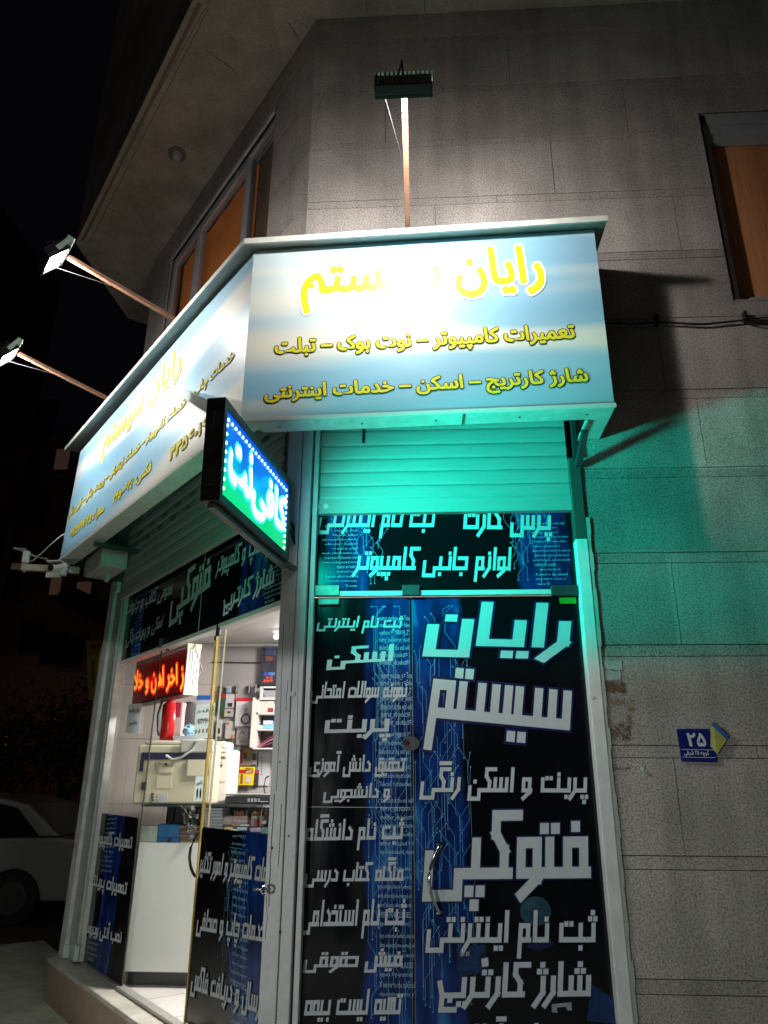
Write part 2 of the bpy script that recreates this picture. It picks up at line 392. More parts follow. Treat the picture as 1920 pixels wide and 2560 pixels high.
T, A = 2.7, 5.2
DOTS = {'ب': -1, 'پ': -3, 'ت': 2, 'ث': 3, 'ن': 1, 'ی': -2, 'ج': -1, 'چ': -3, 'خ': 1, 'ز': 1, 'ژ': 3, 'ش': 3, 'ذ': 1, 'ف': 1, 'ق': 2, 'ض': 1, 'غ': 1}
def kglyph(c, R, Lf):
    S = []; dx = 0.; dy = T + 1.25; db = -1.55; nd = DOTS.get(c, 0)
    if c == ' ': return 2.0, [], []
    if c in '–-': return 4.2, [[(-.6, 1.2), (-3.6, 1.2)]], []
    if c == 'لا': S = [[(0, 0), (-.6, 0), (-.6, A)], [(-.6, 0), (-2.6, 0), (-2.6, A)]] if R else [[(0, A), (0, 0), (-2.3, 0), (-2.3, A)]]; return 3.6, S, []
    if c in 'بپتثنیئ' and Lf:
        if R: adv = 2.2; S = [[(0, 0), (-2.2, 0)], [(-1.1, 0), (-1.1, T)]]; dx = -1.1
        else: adv = 2.0; S = [[(0, T), (0, 0), (-2.0, 0)]]; dx = -.2
    elif c in 'بپتث':
        w = 4.2 if c in 'بپ' else 3.6
        S = [[(0, 0 if R else T), (0, 0), (-w, 0), (-w, T)]]; adv = w + 1.5; dx = -w / 2; dy = T + .3
    elif c == 'ن':
        S = [[(0, 0), (-.8, 0), (-.8, -2.1), (-3.6, -2.1), (-3.6, .7)]] if R else [[(0, T), (0, -1.6), (-2.8, -1.6), (-2.8, T * .7)]]
        adv = 5. if R else 4.2; dx = -2.2 if R else -1.4; dy = T - .6 if R else T + .6
    elif c == 'ی':
        S = [[(0, 0), (-.8, 0), (-.8, -1.9), (-4.2, -1.9), (-4.2, 1.6)]] if R else [[(0, T), (-1.9, T), (-1.9, 0), (0, 0), (0, -1.9), (-4.2, -1.9), (-4.2, .8)]]
        adv = 5.5; nd = 0
    elif c in 'سش':
        if Lf: S = [[(0, 0 if R else T), (0, 0), (-4.6, 0)], [(-1.7, 0), (-1.7, T)], [(-3.4, 0), (-3.4, T)]] + ([[(-.2, 0), (-.2, T)]] if R else []); adv = 4.6; dx = -1.7
        else: S = [[(0, 0 if R else T), (0, 0), (-3.2, 0), (-3.2, -1.9), (-6.2, -1.9), (-6.2, .8)], [(-1.6, 0), (-1.6, T)], [(-3.2, 0), (-3.2, T)]] + ([[(-.2, 0), (-.2, T)]] if R else []); adv = 7.5; dx = -1.6
    elif c in 'رزژ':
        S = [[(0, 0), (-1, 0)], [(-1, T), (-1, 0), (-2.3, -1.9)]] if R else [[(0, T), (0, .2), (-1.5, -1.9)]]; adv = 2.7 if R else 2.0; dx = -1 if R else -.2
    elif c in 'دذ':
        S = [[(0, 0), (-2.6, 0)], [(-1.5, T + .3), (-.6, T - .6), (-.6, 0)]] if R else [[(-.9, T + .3), (0, T - .6), (0, 0), (-2., 0)]]; adv = 4.0 if R else 3.4
    elif c == 'و':
        S = [[(0, 0), (-.3, 0)], [(-.3, 0), (-.3, T), (-2.1, T), (-2.1, 0), (-.3, 0)], [(-.3, .1), (-.3, -.5), (-2., -1.9)]]; adv = 3.5
    elif c in 'فق':
        lp = [(-.3, 0), (-.3, T), (-2.1, T), (-2.1, 0)]; dx = -1.2; dy = T + 1.4
        if Lf: S = [[(0, 0), (-3, 0)], lp]; adv = 3.
        elif c == 'ف': S = [[(0, 0), (-6, 0), (-6, T)], lp]; adv = 7.5
        else: S = [lp + [(-.3, 0)], [(-.3, 0), (-.3, -1.9), (-3.6, -1.9), (-3.6, .7)]]; adv = 5.
    elif c == 'م':
        lp = [(-.3, 0), (-.3, T), (-2.1, T), (-2.1, 0)]
        if Lf: S = [[(0, 0), (-2.9, 0)], lp]; adv = 2.9
        else: S = [[(0, 0), (-2.1, 0)], lp[:3] + [(-2.3, -3.0)]]; adv = 3.6
    elif c == 'ه':
        if Lf: S = [[(0, 0), (-3.2, 0)], [(-.2, 0), (-.2, T + .4), (-2.6, T + .4), (-2.6, 0)], [(-1.4, 0), (-1.4, T)]]; adv = 3.2
        else: S = [[(0, 0), (-2.3, 0), (-2.3, T), (-.3, T), (-.3, 0)]]; adv = 3.8
    elif c in 'کگ':
        st = [(-.5, 0), (-.5, T * .75), (-1.5, T + .8), (-1.5, A), (1.0, A)]
        if Lf: S = [[(0, 0), (-2.6, 0)], st]; adv = 2.6
        else: S = [[(0, 0), (-5, 0), (-5, T)], st]; adv = 6.4
        if c == 'گ': S.append([(-1.8, A + 1.5), (1.0, A + 1.5)])
    elif c == 'ل':
        x = -1. if R else 0.
        if Lf: S = [[(0, 0), (x - 1.4, 0)], [(x, A), (x, 0)]]; adv = 1.4 - x
        else: S = [[(0, 0), (x, 0)], [(x, A), (x, -1.6), (x - 2.9, -1.6), (x - 2.9, T * .6)]]; adv = 4.2 - x
    elif c in 'اآ':
        S = [[(0, 0), (-.9, 0), (-.9, A)]] if R else [[(0, A), (0, 0)]]; adv = 2.3 if R else 1.6
        if c == 'آ': S.append([(.7, A + 1.4), (-.9, A + 1.4)])
    elif c in 'جچحخ':
        dx = -1.6; dy = T + 1.3
        if Lf: S = [[(0, 0), (-3.2, 0)], [(-2.6, T), (-.5, T), (-.5, 0)]] if R else [[(-2.5, T), (0, T), (0, 0), (-3., 0)]]; adv = 3.2
        else:
            S = [[(-2.6, T), (-.3, T)], [(-1.4, T), (-2.4, .8), (-2.4, -2.5), (.2, -2.5)]] if not R else [[(0, 0), (-2.2, 0)], [(-2.8, T * .8), (-2.2, 0), (-2.2, -2.5), (.4, -2.5)]]; adv = 3.4; db = -.8; dx = -.6
    elif c in 'عغ':
        if R: S = [[(0, 0), (-3, 0)], [(-.5, 0), (-.5, T), (-2.4, T), (-2.4, 0)]]
        else: S = [[(-2.2, T + .2), (-.2, T + .2), (-.2, 0), (-3, 0)]]
        adv = 3.; dx = -1.3; dy = T + 1.4
    elif c in 'صض':
        S = [[(0, 0), (-5, 0)], [(-.3, 0), (-.3, T), (-2.7, T), (-2.7, 0)], [(-4.2, 0), (-4.2, T)]]; adv = 5.; dx = -1.5
    else: S = [[(0, 0), (-1, 0)]]; adv = 2.
    D = []
    if nd:
        s = 1 if nd > 0 else -1; y = dy if nd > 0 else db; k = abs(nd)
        D = [(dx, y)] if k == 1 else [(dx + .62, y), (dx - .62, y)]
        if k == 3: D.append((dx, y + s * 1.2))
    return adv, S, D
KCACHE = {}
def kufi_mesh(s, w=1.0):
    """square, heavy display lettering built from broad straight strokes"""
    if (s, w) in KCACHE: return KCACHE[(s, w)]
    vs, fs, lay = [], [], []; x = 0.; n = 0; h = w / 2; dd = .5 + (w - 1) / 2
    def q(p):
        nonlocal n
        i = len(vs); vs.extend(p); fs.append((i, i + 1, i + 2, i + 3)); lay.extend([n % 24] * 4); n += 1
    pj = False
    for c, R, Lf in runs(s):
        adv, S, D = kglyph(c, R, Lf)
        for st in S:
            for a, b in zip(st, st[1:]):
                ax, ay, bx, by = a[0] + x, a[1], b[0] + x, b[1]; l = math.hypot(bx - ax, by - ay)
                if l < 1e-6: continue
                ux, uy = (bx - ax) / l * h, (by - ay) / l * h
                ax -= ux; ay -= uy; bx += ux; by += uy
                q([(ax + uy, ay - ux), (bx + uy, by - ux), (bx - uy, by + ux), (ax - uy, ay + ux)])
        for px, py in D:
            q([(px + x - dd, py - dd), (px + x + dd, py - dd), (px + x + dd, py + dd), (px + x - dd, py + dd)])
        x -= adv
    KCACHE[(s, w)] = (vs, fs, lay); return KCACHE[(s, w)]

def put(MBo, data, ref, BL, BR, TL, lift, nrm, step=4e-5, flip=False):
    """lay flat lettering into the parallelogram BL, BR, TL of a plane"""
    vs, fs, lay = data; rv = ref[0]
    x0, x1 = min(v[0] for v in rv), max(v[0] for v in rv); y0, y1 = min(v[1] for v in rv), max(v[1] for v in rv)
    BL, BR, TL, nrm = V(BL), V(BR), V(TL), V(nrm); i = len(MBo.v)
    ex, ey = (BR - BL), (TL - BL)
    for k, v in enumerate(vs):
        u = (v[0] - x0) / (x1 - x0)
        if flip: u = 1 - u
        MBo.v.append(BL + ex * u + ey * ((v[1] - y0) / (y1 - y0)) + nrm * (lift + lay[k] * step))
    sgn = ex.cross(ey).dot(nrm) > 0
    for f in fs:
        a = f if sgn ^ flip else tuple(reversed(f)); MBo.f.append(tuple(i + k for k in a))
def lettering(s, pts, nrm, parent, m=None, style='kufi', outline=None, bold=.03, obold=.07, lift=.0015, name='lettering', rtl=True, flip=False, ow=1.55):
    m = m or M_letter
    if style == 'kufi': d = kufi_mesh(s); od = kufi_mesh(s, ow) if outline else None
    else: d = font_mesh(s, bold, rtl=rtl); od = font_mesh(s, obold, rtl=rtl) if outline else None
    if od:
        b = MB(); put(b, od, d, *pts, lift, nrm, flip=flip); b.build(name + '_outline', outline, parent)
    b = MB(); put(b, d, d, *pts, lift + (.0019 if od else 0), nrm, flip=flip)
    return b.build(name, m, parent)

def circuits(parent, o, ex, ez, nrm, n, rng, lift=.0008, w=.0016, m=None, dots=True):
    """printed circuit traces: vertical lines with 45 degree jogs ending in small pads"""
    b = MB(); ux = ex.normalized(); uz = ez.normalized(); W, Hh = ex.length, ez.length; k = 0
    for _ in range(n):
        x, z = rng.uniform(.05, .95) * W, rng.uniform(.05, .8) * Hh
        pts = [(x, z)]
        for _s in range(rng.randint(1, 3)):
            l = rng.uniform(.04, .22) * min(Hh, 1.2); z += l; pts.append((x, z))
            j = rng.choice((-1, 1)) * rng.uniform(.015, .05); x += j; z += abs(j) * 1.4; pts.append((x, z))
        pts = [(min(max(a, .004), W - .004), min(c, Hh - .006)) for a, c in pts]
        for a, c in zip(pts, pts[1:]):
            A0 = o + ux * a[0] + uz * a[1]; C0 = o + ux * c[0] + uz * c[1]; d = C0 - A0
            if d.length < 1e-4: continue
            s = d.normalized().cross(nrm) * w / 2; lf = nrm * (lift + (k % 20) * 3e-5); k += 1
            b.quad(A0 - s + lf, A0 + s + lf, C0 + s + lf, C0 - s + lf)
        if dots:
            for e in (pts[0], pts[-1]):
                c = o + ux * e[0] + uz * e[1] + nrm * (lift + (k % 20) * 3e-5); k += 1; r = w * 2.2
                b.poly([c + (ux * math.cos(t) + uz * math.sin(t)) * r for t in [q * math.pi / 4 for q in range(8)]])
    return b.build('circuit_print', m or M_trace, parent)
CODE = ['mirror_mod.use_x = True', 'mirror_mod.use_y = False', 'operation == "MIRROR_Z":', 'mirror_mod.mirror_object', '#selection at the end -add', 'mirror_ob.select= 1', 'modifier_ob.select=1', 'context.scene.objects.active', '("Selected" + str(modifier', 'mirror_ob.select = 0', 'bpy.context.selected_objects', 'data.objects[one.name].sel', 'print("please select exactly', 'OPERATOR CLASSES', 'types.Operator):', 'X mirror to the selected', 'object.mirror_mirror_x"', 'mirror X"']
def code_print(parent, o, ex, ez, nrm, lines, h, rng, flip=False, m=None, widen=1.0):
    """lines of program text printed from the top of the area downwards"""
    b = MB(); n = len(lines); ux = ex.normalized(); uz = ez.normalized()
    for k, s in enumerate(lines):
        d = font_mesh(s, 0, 1, rtl=False); w = min(ex.length, len(s) * h * .5 * widen)
        z = ez.length * (1 - (k + 1) / n); x = (ex.length - w) if flip else rng.uniform(0, max(0, ex.length - w)) * .3
        BL = o + ux * x + uz * z
        put(b, d, d, BL, BL + ux * w, BL + uz * h, .0006, nrm, flip=flip, step=2e-5)
    return b.build('code_print', m or M_code, parent)
rng = random.Random(11)
NR = V((0, -1, 0)); NLv = LN
exec_sections = True

def onP(px, py, p0, n):
    d = ray(px, py); return CAM + d * (n.dot(p0 - CAM) / n.dot(d))
def crop(x0, y0, k): return lambda x, y: (x0 + x / k, y0 + y / k)
def para(fn, cr, bl, br, tl, *a): return [fn(*cr(*bl), *a), fn(*cr(*br), *a), fn(*cr(*tl), *a)]

# ================================================================== GROUND
b = MB(); b.quad((-90, -60, -.12), (90, -60, -.12), (90, 120, -.12), (-90, 120, -.12))
struct(b.build('street', mat('asphalt', (.085, .07, .062), .85, var=.25, scale=3, bump=.3, bscale=60)))
b = MB()
pv = [Lw(-2.2, 3.2, 0), Lw(5.2, 2.2, 0), Lw(5.2, -.4, 0), Lw(0, -.2, 0), V((6, .2, 0)), V((6, -4.4, 0)), V((0.2, -4.4, 0))]
b.slab([V((p.x, p.y, .07)) for p in pv], (0, 0, -.19))
struct(b.build('pavement', mat('cement_pavement', (.52, .53, .45), .85, var=.28, scale=5, bump=.35, bscale=40)))

# ================================================================== BUILDING
bld = thing('corner_building', 'grey granite clad corner building with a shop in its ground floor', 'building', (-.673, 0, 0))
JZ = [6.144, 5.693, 5.247, 4.792, 4.348, 3.897, 3.448, 2.998, 2.547, 2.095, 1.644, 1.192, .734, .28, -.17]
def cut(iv, holes):
    out = [iv]
    for h0, h1 in holes:
        nx = []
        for a, c in out:
            if h1 <= a or h0 >= c: nx.append((a, c)); continue
            if h0 > a: nx.append((a, h0))
            if h1 < c: nx.append((h1, c))
        out = nx
    return out
def cladding(name, add, u0, u1, zmin, holes, joints):
    slab, strip, back = MB(), MB(), MB()
    for k in range(len(JZ)):
        zt = 6.366 if k == 0 else JZ[k - 1]; zb = JZ[k]
        if zt < zmin: break
        lo = max(zb, zmin)
        for kind, z0, z1 in (('strip', zt - .052, zt - .002), ('slab', lo + .002, zt - .0555)):
            if z1 <= z0: continue
            zc = sorted({z0, z1} | {q for h in holes for q in h[2:4] if z0 + .004 < q < z1 - .004})
            for za, zd in zip(zc, zc[1:]):
                hs = [(h[0], h[1]) for h in holes if h[2] < (za + zd) / 2 < h[3]]
                jj = joints.get(k, []) if kind == 'slab' else [q + .37 for q in joints.get(k, [])]
                hs2 = hs + [(q - .0018, q + .0018) for q in jj]
                for a, c in cut((u0, u1), hs2):
                    dp = rng.uniform(0, .0012) + (.0008 if kind == 'strip' else 0)
                    add(slab if kind == 'slab' else strip, a, c, -dp, -.03, za, zd)
        zc = sorted({lo, zt} | {q for h in holes for q in h[2:4] if lo + .004 < q < zt - .004})
        for za, zd in zip(zc, zc[1:]):
          hs = [(h[0], h[1]) for h in holes if h[2] < (za + zd) / 2 < h[3]]
          for a, c in cut((u0, u1), hs): add(back, a, c, -.009, -.24, za, zd)
    o = slab.build(name, M_stone, bld)
    strip.build('stone_strip_course', M_strip, bld); back.build('mortar_backing', M_mortar, bld)
    return o
def addR(m_, a, c, o0, o1, z0, z1): m_.box(a, c, -o0, -o1, z0, z1)
def addL(m_, a, c, o0, o1, z0, z1): m_.lbox(a, c, o1, o0, z0, z1)
cladding('stone_cladding', addR, -.673, 5.0, .0, [(-.66, .815, -1, 3.44), (1.736, 3.2, 3.99, 5.385)],
         {3: [.818, 2.4], 4: [.1, 1.5], 2: [-.2, 1.3], 1: [.6, 2.0], 5: [.4], 6: [1.3, 2.5], 9: [1.204, 2.3], 8: [1.75], 10: [1.62], 11: [1.1, 2.2], 12: [1.5], 7: [1.45]})
cladding('stone_cladding', addL, .002, 3.05, 2.93, [(.54, 2.55, 4.30, 6.02)], {2: [.3], 3: [2.8], 1: [1.5], 5: [1.2]})
# end wall of the left facade and lower corner strip
b = MB(); b.lbox(2.99, 3.06, -3.2, -.03, 0, 6.36); b.build('end_wall', M_stone, bld)
# soffit of the overhanging upper floor
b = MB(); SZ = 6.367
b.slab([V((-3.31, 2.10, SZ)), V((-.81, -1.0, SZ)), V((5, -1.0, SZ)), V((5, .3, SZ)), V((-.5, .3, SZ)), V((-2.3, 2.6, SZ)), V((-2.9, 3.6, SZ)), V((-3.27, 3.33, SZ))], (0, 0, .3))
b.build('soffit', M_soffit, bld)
def groove(p, q, w=.005):
    b = MB(); p, q = onZ(*p, SZ), onZ(*q, SZ); d = (q - p).normalized(); x = d.cross(ZUP) * w / 2
    b.par(p - x - ZUP * .003, x * 2, q - p, ZUP * .0025); b.build('soffit_joint', mat('soffit_joint_dark', (.09, .08, .065), .9), bld)
groove((721, 56), (748, 98)); groove((914, -20), (917, 30)); groove((1060, -20), (1062, 28)); groove((515, 125), (585, 175)); groove((255, 508), (290, 530)); groove((530, -10), (340, 330), .004)
b = MB(); b.slab([V((-3.31, 2.10, SZ + .3)), V((-.81, -1.0, SZ + .3)), V((5, -1.0, SZ + .3)), V((5, -.9, SZ + .3)), V((-.77, -.9, SZ + .3)), V((-3.2, 2.15, SZ + .3))], (0, 0, 3.2))
b.build('upper_facade', M_stone, bld)
e0 = onZ(193, 596, SZ - .002); e1 = onZ(482, -2, SZ - .002)
b = MB(); b.bar(e0 + LN * -.05, e1 + LN * -.05, .025, .006); b.bar(e0 + LN * -.11, e1 + LN * -.11, .006, .006); b.build('drip_edge', mat('drip_edge_stone', (.16, .12, .085), .8), bld)
# downlight in the soffit
pc = onZ(443, 384, SZ)
b = MB(); b.tube([pc, pc - ZUP * .012], .075, 20); dl = b.build('downlight', mat('rusty_plate', (.12, .085, .06), .7), bld)
b = MB(); b.tube([pc - ZUP * .012, pc - ZUP * .05], [.042, .03], 16); b.build('bulb_holder', mat('grey_ceramic', (.30, .29, .28), .4), dl)

# --- window in the left facade
def lframe(m_, s0, s1, z0, z1, o0, o1, t):
    m_.lbox(s0, s1, o0, o1, z1 - t, z1); m_.lbox(s0, s1, o0, o1, z0, z0 + t)
    m_.lbox(s0, s0 + t, o0, o1, z0 + t, z1 - t); m_.lbox(s1 - t, s1, o0, o1, z0 + t, z1 - t)
b = MB(); lframe(b, .545, 2.545, 4.31, 6.015, -.09, -.02, .035); b.lbox(.985, 1.015, -.085, -.012, 4.345, 5.98); b.lbox(1.93, 1.965, -.085, -.012, 4.345, 5.98)
lframe(b, 1.017, 1.928, 4.36, 5.965, -.07, -.022, .022); lframe(b, 1.967, 2.508, 4.36, 5.965, -.07, -.022, .022)
b.lbox(.53, 2.56, .004, .02, 6.0, 6.045)
w = b.build('window', M_alu, bld)
b = MB(); b.lbox(1.04, 1.905, -.045, -.042, 4.385, 5.94); b.lbox(1.99, 2.485, -.045, -.042, 4.385, 5.94); b.lbox(.582, .983, -.045, -.042, 4.35, 5.975); b.build('pane', M_wglass, w)
def drape(s0, s1, off, z0, z1, f, amp):
    m_ = MB(); n = 60
    pts = [(s0 + (s1 - s0) * k / n, off + amp * math.sin(k * f) + amp * .5 * math.sin(k * f * .37)) for k in range(n + 1)]
    for a, c in zip(pts, pts[1:]): m_.quad(Lw(a[0], a[1], z0), Lw(a[0], a[1], z1), Lw(c[0], c[1], z1), Lw(c[0], c[1], z0))
    return m_
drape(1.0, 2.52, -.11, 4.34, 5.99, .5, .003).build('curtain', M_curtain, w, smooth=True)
drape(.56, .99, -.115, 4.34, 5.99, .4, .003).build('curtain', mat('greyish_curtain', (.30, .19, .12), .8, streak=(6, 6, .3)), w, smooth=True)
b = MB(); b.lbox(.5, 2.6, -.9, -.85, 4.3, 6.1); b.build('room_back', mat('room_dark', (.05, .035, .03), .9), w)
# --- window in the right facade
b = MB()
for x0, x1, y0, y1, z0, z1 in ((1.745, 3.19, .012, .06, 5.30, 5.38), (1.745, 3.19, .022, .06, 5.235, 5.295), (1.745, 3.19, .032, .06, 5.165, 5.232), (1.84, 3.19, .02, .06, 4.005, 4.03)):
    b.box(x0, x1, y0, y1, z0, z1)
w2 = b.build('window', M_alu, bld)
b = MB(); b.box(1.745, 3.19, .0, .24, 3.992, 4.003); b.build('sill', M_stone, w2)
b = MB(); b.box(1.738, 1.78, .012, .2, 4.005, 5.37); b.build('reveal_lining', mat('dark_reveal', (.035, .028, .026), .8), w2)
m_ = MB(); n = 60
for k in range(n):
    xa, xb = 1.785 + 1.4 * k / n, 1.785 + 1.4 * (k + 1) / n
    ya, yb = .075 + .005 * math.sin(k * .45), .075 + .005 * math.sin((k + 1) * .45)
    m_.quad((xa, ya, 4.01), (xb, yb, 4.01), (xb, yb, 5.25), (xa, ya, 5.25))
m_.build('curtain', M_curtaind, w2, smooth=True)
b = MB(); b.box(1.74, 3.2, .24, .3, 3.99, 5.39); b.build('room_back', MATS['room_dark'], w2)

# --- plinth, shop floor, ceiling and inner walls
FZ = .33
M_tilef = mat('white_floor_tile', (.62, .60, .56), .25, var=.07, scale=3)
b = MB(); b.slab([Lw(3.0, .10, .30), Lw(-.03, .10, .30), V((-.673 - .05, -.10, .30)), V((.83, -.10, .30)), V((.83, .2, .30)), V((-.6, .2, .30)), Lw(0, -.3, .30), Lw(3.0, -.3, .30)], (0, 0, -.4)); b.build('plinth', mat('tan_plinth_tile', (.34, .26, .20), .6, var=.2, scale=5, bump=.2), bld)
b = MB(); b.lbox(-.02, 3.0, -.06, .115, .302, FZ); sl = b.build('sill', mat('worn_marble_sill', (.48, .46, .40), .35, var=.3, scale=6, bump=.1), bld, bevel=.006)
b = MB(); b.slab([Lw(2.98, -.062, FZ - .004), Lw(0.02, -.062, FZ - .004), V((.81, .10, FZ - .004)), V((.81, 2.6, FZ - .004)), V((-2.6, 2.6, FZ - .004))], (0, 0, -.05)); b.build('shop_floor', M_tilef, bld)
b = MB()
for k in range(5): b.lbox(2.4 - k * .42, 2.404 - k * .42, -1.6, -.07, FZ - .004, FZ - .0025)
for k in range(4): b.lbox(.1, 2.9, -.45 - k * .42, -.446 - k * .42, FZ - .0035, FZ - .002)
b.build('floor_joint', mat('tile_joint', (.22, .20, .18), .8), bld)
CZ = 2.535; BY = 2.36
b = MB(); b.slab([Lw(2.98, -.04, CZ), Lw(.03, -.04, CZ), V((.81, .10, CZ)), V((.81, 2.6, CZ)), V((-2.62, 2.6, CZ))], (0, 0, .04)); b.build('shop_ceiling', mat('white_ceiling', (.62, .60, .58), .5, var=.06, scale=3), bld)
b = MB(); b.box(-1.70, .82, BY, BY + .05, FZ, CZ - .001); b.build('back_wall', mat('grey_wall_panel', (.36, .335, .325), .5, var=.06, scale=4), bld)
M_wtile = mat('pinkish_wall_tile', (.55, .49, .44), .3, var=.06, scale=2)
b = MB(); z = FZ
tz = [onR(250, yy, -BY).z for yy in (2010, 1847, 1711)]
for z0, z1 in ((FZ, tz[0]), (tz[0], tz[1]), (tz[1], tz[2]), (tz[2], CZ - .002)):
    for x0, x1 in ((-2.62, -2.305), (-2.302, -1.985), (-1.982, -1.702)): b.box(x0, x1, BY + .001, BY + .03, z0 + .0015, z1 - .0015)
b.build('tiled_wall', M_wtile, bld)
b = MB(); b.box(-2.64, -1.70, BY + .012, BY + .06, FZ, CZ - .001); b.build('tile_grout', mat('grout', (.2, .18, .16), .9), bld)
b = MB(); b.box(.815, .86, .12, 2.6, FZ, CZ - .001); b.build('side_wall', mat('grey_wall_panel', (.4, .4, .4)), bld)
b = MB(); b.box(-1.70, .81, BY - .012, BY - .001, CZ - .022, CZ - .002); b.build('ceiling_trim', M_white, bld)
b = MB(); b.tube([V((-1.7, BY - .01, 2.385)), V((-1.3, BY - .01, 2.378)), V((-.7, BY - .012, 2.39))], .006, 6); b.build('wall_cable', M_greyd, bld)

# ================================================================== SHOP FRONT FRAME
fr = thing('shopfront_frame', 'grey painted steel posts and jambs framing both shop fronts at the corner', 'frame', (-.66, -.02, .33))
def vpost(px0, px1, py, o0, o1, z0, z1, name='post', m_=None, bevel=.004):
    x0, x1 = onR(px0, py, o1).x, onR(px1, py, o1).x
    b_ = MB(); b_.box(x0, x1, -o1, -o0, z0, z1); return b_.build(name, m_ or M_grey, fr, bevel=bevel)
vpost(690, 728, 1700, -.10, .030, .335, 3.36); vpost(730.5, 757, 1700, -.10, .022, .335, 3.36)
vpost(757.5, 764, 1700, -.09, -.03, .335, 3.36, 'dark_gap', M_black); vpost(764, 777, 1700, -.10, .004, .335, 3.30, 'guide_rail')  # black strip stands for the dark open gap beside the rail
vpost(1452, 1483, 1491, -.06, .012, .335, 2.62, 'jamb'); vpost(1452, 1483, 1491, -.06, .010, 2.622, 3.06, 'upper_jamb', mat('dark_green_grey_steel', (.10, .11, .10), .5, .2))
b = MB(); x1 = onR(1483, 1491, .012).x
for k in range(26):
    z0 = .34 + k * .092; b.par((x1 + .0005, -.012 + rng.uniform(0, .004), z0), (.016 + rng.uniform(-.004, .005), 0, 0), (0, .02, 0), (0, 0, .0925))
b.build('mortar_edge', mat('pale_mortar_edge', (.42, .44, .41), .7, var=.1, bump=.3), fr)
b = MB(); b.disc(onR(1479, 1742, .012), NR, .012, 12, .004); b.build('bolt_head', M_grey, fr); b = MB(); b.disc(onR(731, 1735, .03), NR, .012, 10, .006); b.build('bolt_head', M_grey, fr)
def crack(pts, out, r=.0011):
    R_ = random.Random(len(pts) + int(pts[0][1])); P = []
    for (xa, ya), (xb, yb) in zip(pts, pts[1:]):
        n = max(3, int(abs(yb - ya) / 12))
        for k in range(n): P.append(onR(xa + (xb - xa) * k / n + R_.uniform(-.7, .7), ya + (yb - ya) * k / n, out))
    b_ = MB(); b_.tube(P, r, 4); b_.build('paint_crack', mat('dark_crack', (.04, .036, .034), .9), fr)
crack([(709, 1560), (704, 1690), (700, 1800), (690, 1990)], .0303); crack([(686, 1985), (683, 2040), (676, 2150), (672, 2280)], .0303, .0018); crack([(720, 1700), (713, 1790)], .0303); crack([(704, 2010), (700, 2100), (694, 2180)], .0303, .0016); crack([(666, 2240), (668, 2300), (662, 2360)], .0303); crack([(747, 1620), (741, 1900), (735, 2040)], .0223, .0008)
def chip(px, py, out, r, m_):
    R_ = random.Random(int(px * 7 + py)); c = onR(px, py, out)
    b_ = MB(); b_.slab([c + V((math.cos(t) * r * R_.uniform(.5, 1.2), 0, math.sin(t) * r * R_.uniform(.7, 1.6))) for t in [k * math.pi / 4 for k in range(8)]], (0, -.001, 0)); b_.build('paint_chip', m_, fr)
for px, py, r in ((694, 1742, .006), (692, 1772, .008), (686, 2055, .006), (700, 1905, .004), (733, 1735, .008), (681, 2120, .005), (690, 2190, .006), (722, 2090, .004), (700, 2330, .005), (673, 2420, .006)): chip(px, py, .0302 if px < 728 else .0222, r, M_white if r > .005 else mat('dark_crack', (.04, .036, .034)))
def lstrip(xt0, xt1, xb0, xb1, off, th, name, m_, yt=1455, yb=2405):
    q = [onL(xb0, yb, off), onL(xb1, yb, off), onL(xt1, yt, off), onL(xt0, yt, off)]
    b_ = MB(); b_.slab(q, LN * -th); return b_.build(name, m_, fr)
lstrip(279, 289, 143, 156, .035, .07, 'post', M_dirtywhite); lstrip(289.5, 298, 156.5, 166, .0, .06, 'dark_gap', M_black)  # black strip stands for the dark open gap next to the post
lstrip(298, 311, 166, 187, .012, .06, 'guide_rail', mat('pale_green_grey_rail', (.42, .47, .45), .4, .2)); lstrip(311.5, 318, 187.5, 197, .004, .05, 'post', M_dirtywhite)
b = MB(); b.lbox(.03, 2.60, -.06, -.008, 2.318, 2.342); b.build('transom_bar', M_white, fr)
b = MB(); b.lbox(.03, 2.6, -.05, .0, FZ, FZ + .02); b.build('floor_rail', mat('worn_aluminium', (.45, .44, .40), .4, .5), fr)
# ring bolts on the posts
def ring(c, nrm, r=.016):
    c = V(c); nrm = V(nrm).normalized(); a = nrm.cross(ZUP).normalized(); m_ = MB()
    m_.tube([c + (a * math.cos(t) + ZUP * math.sin(t)) * r for t in [k * math.pi / 7 for k in range(15)]], .005, 6); m_.tube([c - nrm * .0, c + a * .05], .005, 6); return m_
ring(onR(662, 2224, .08), NR).build('ring_bolt', M_chrome, fr, smooth=True); ring(onL(185, 2114, .06), LN).build('ring_bolt', M_chrome, fr, smooth=True)
b = MB(); q = onL(150, 2393, .05); b.par(q, LD * -.06, LN * -.05, ZUP * .08); b.build('foot_plate', M_greenb, fr, bevel=.004); b = MB(); q = onL(178, 2400, .04); b.par(q, LD * -.06, LN * -.03, ZUP * .09); b.build('foot_plate', M_greenb, fr, bevel=.004)

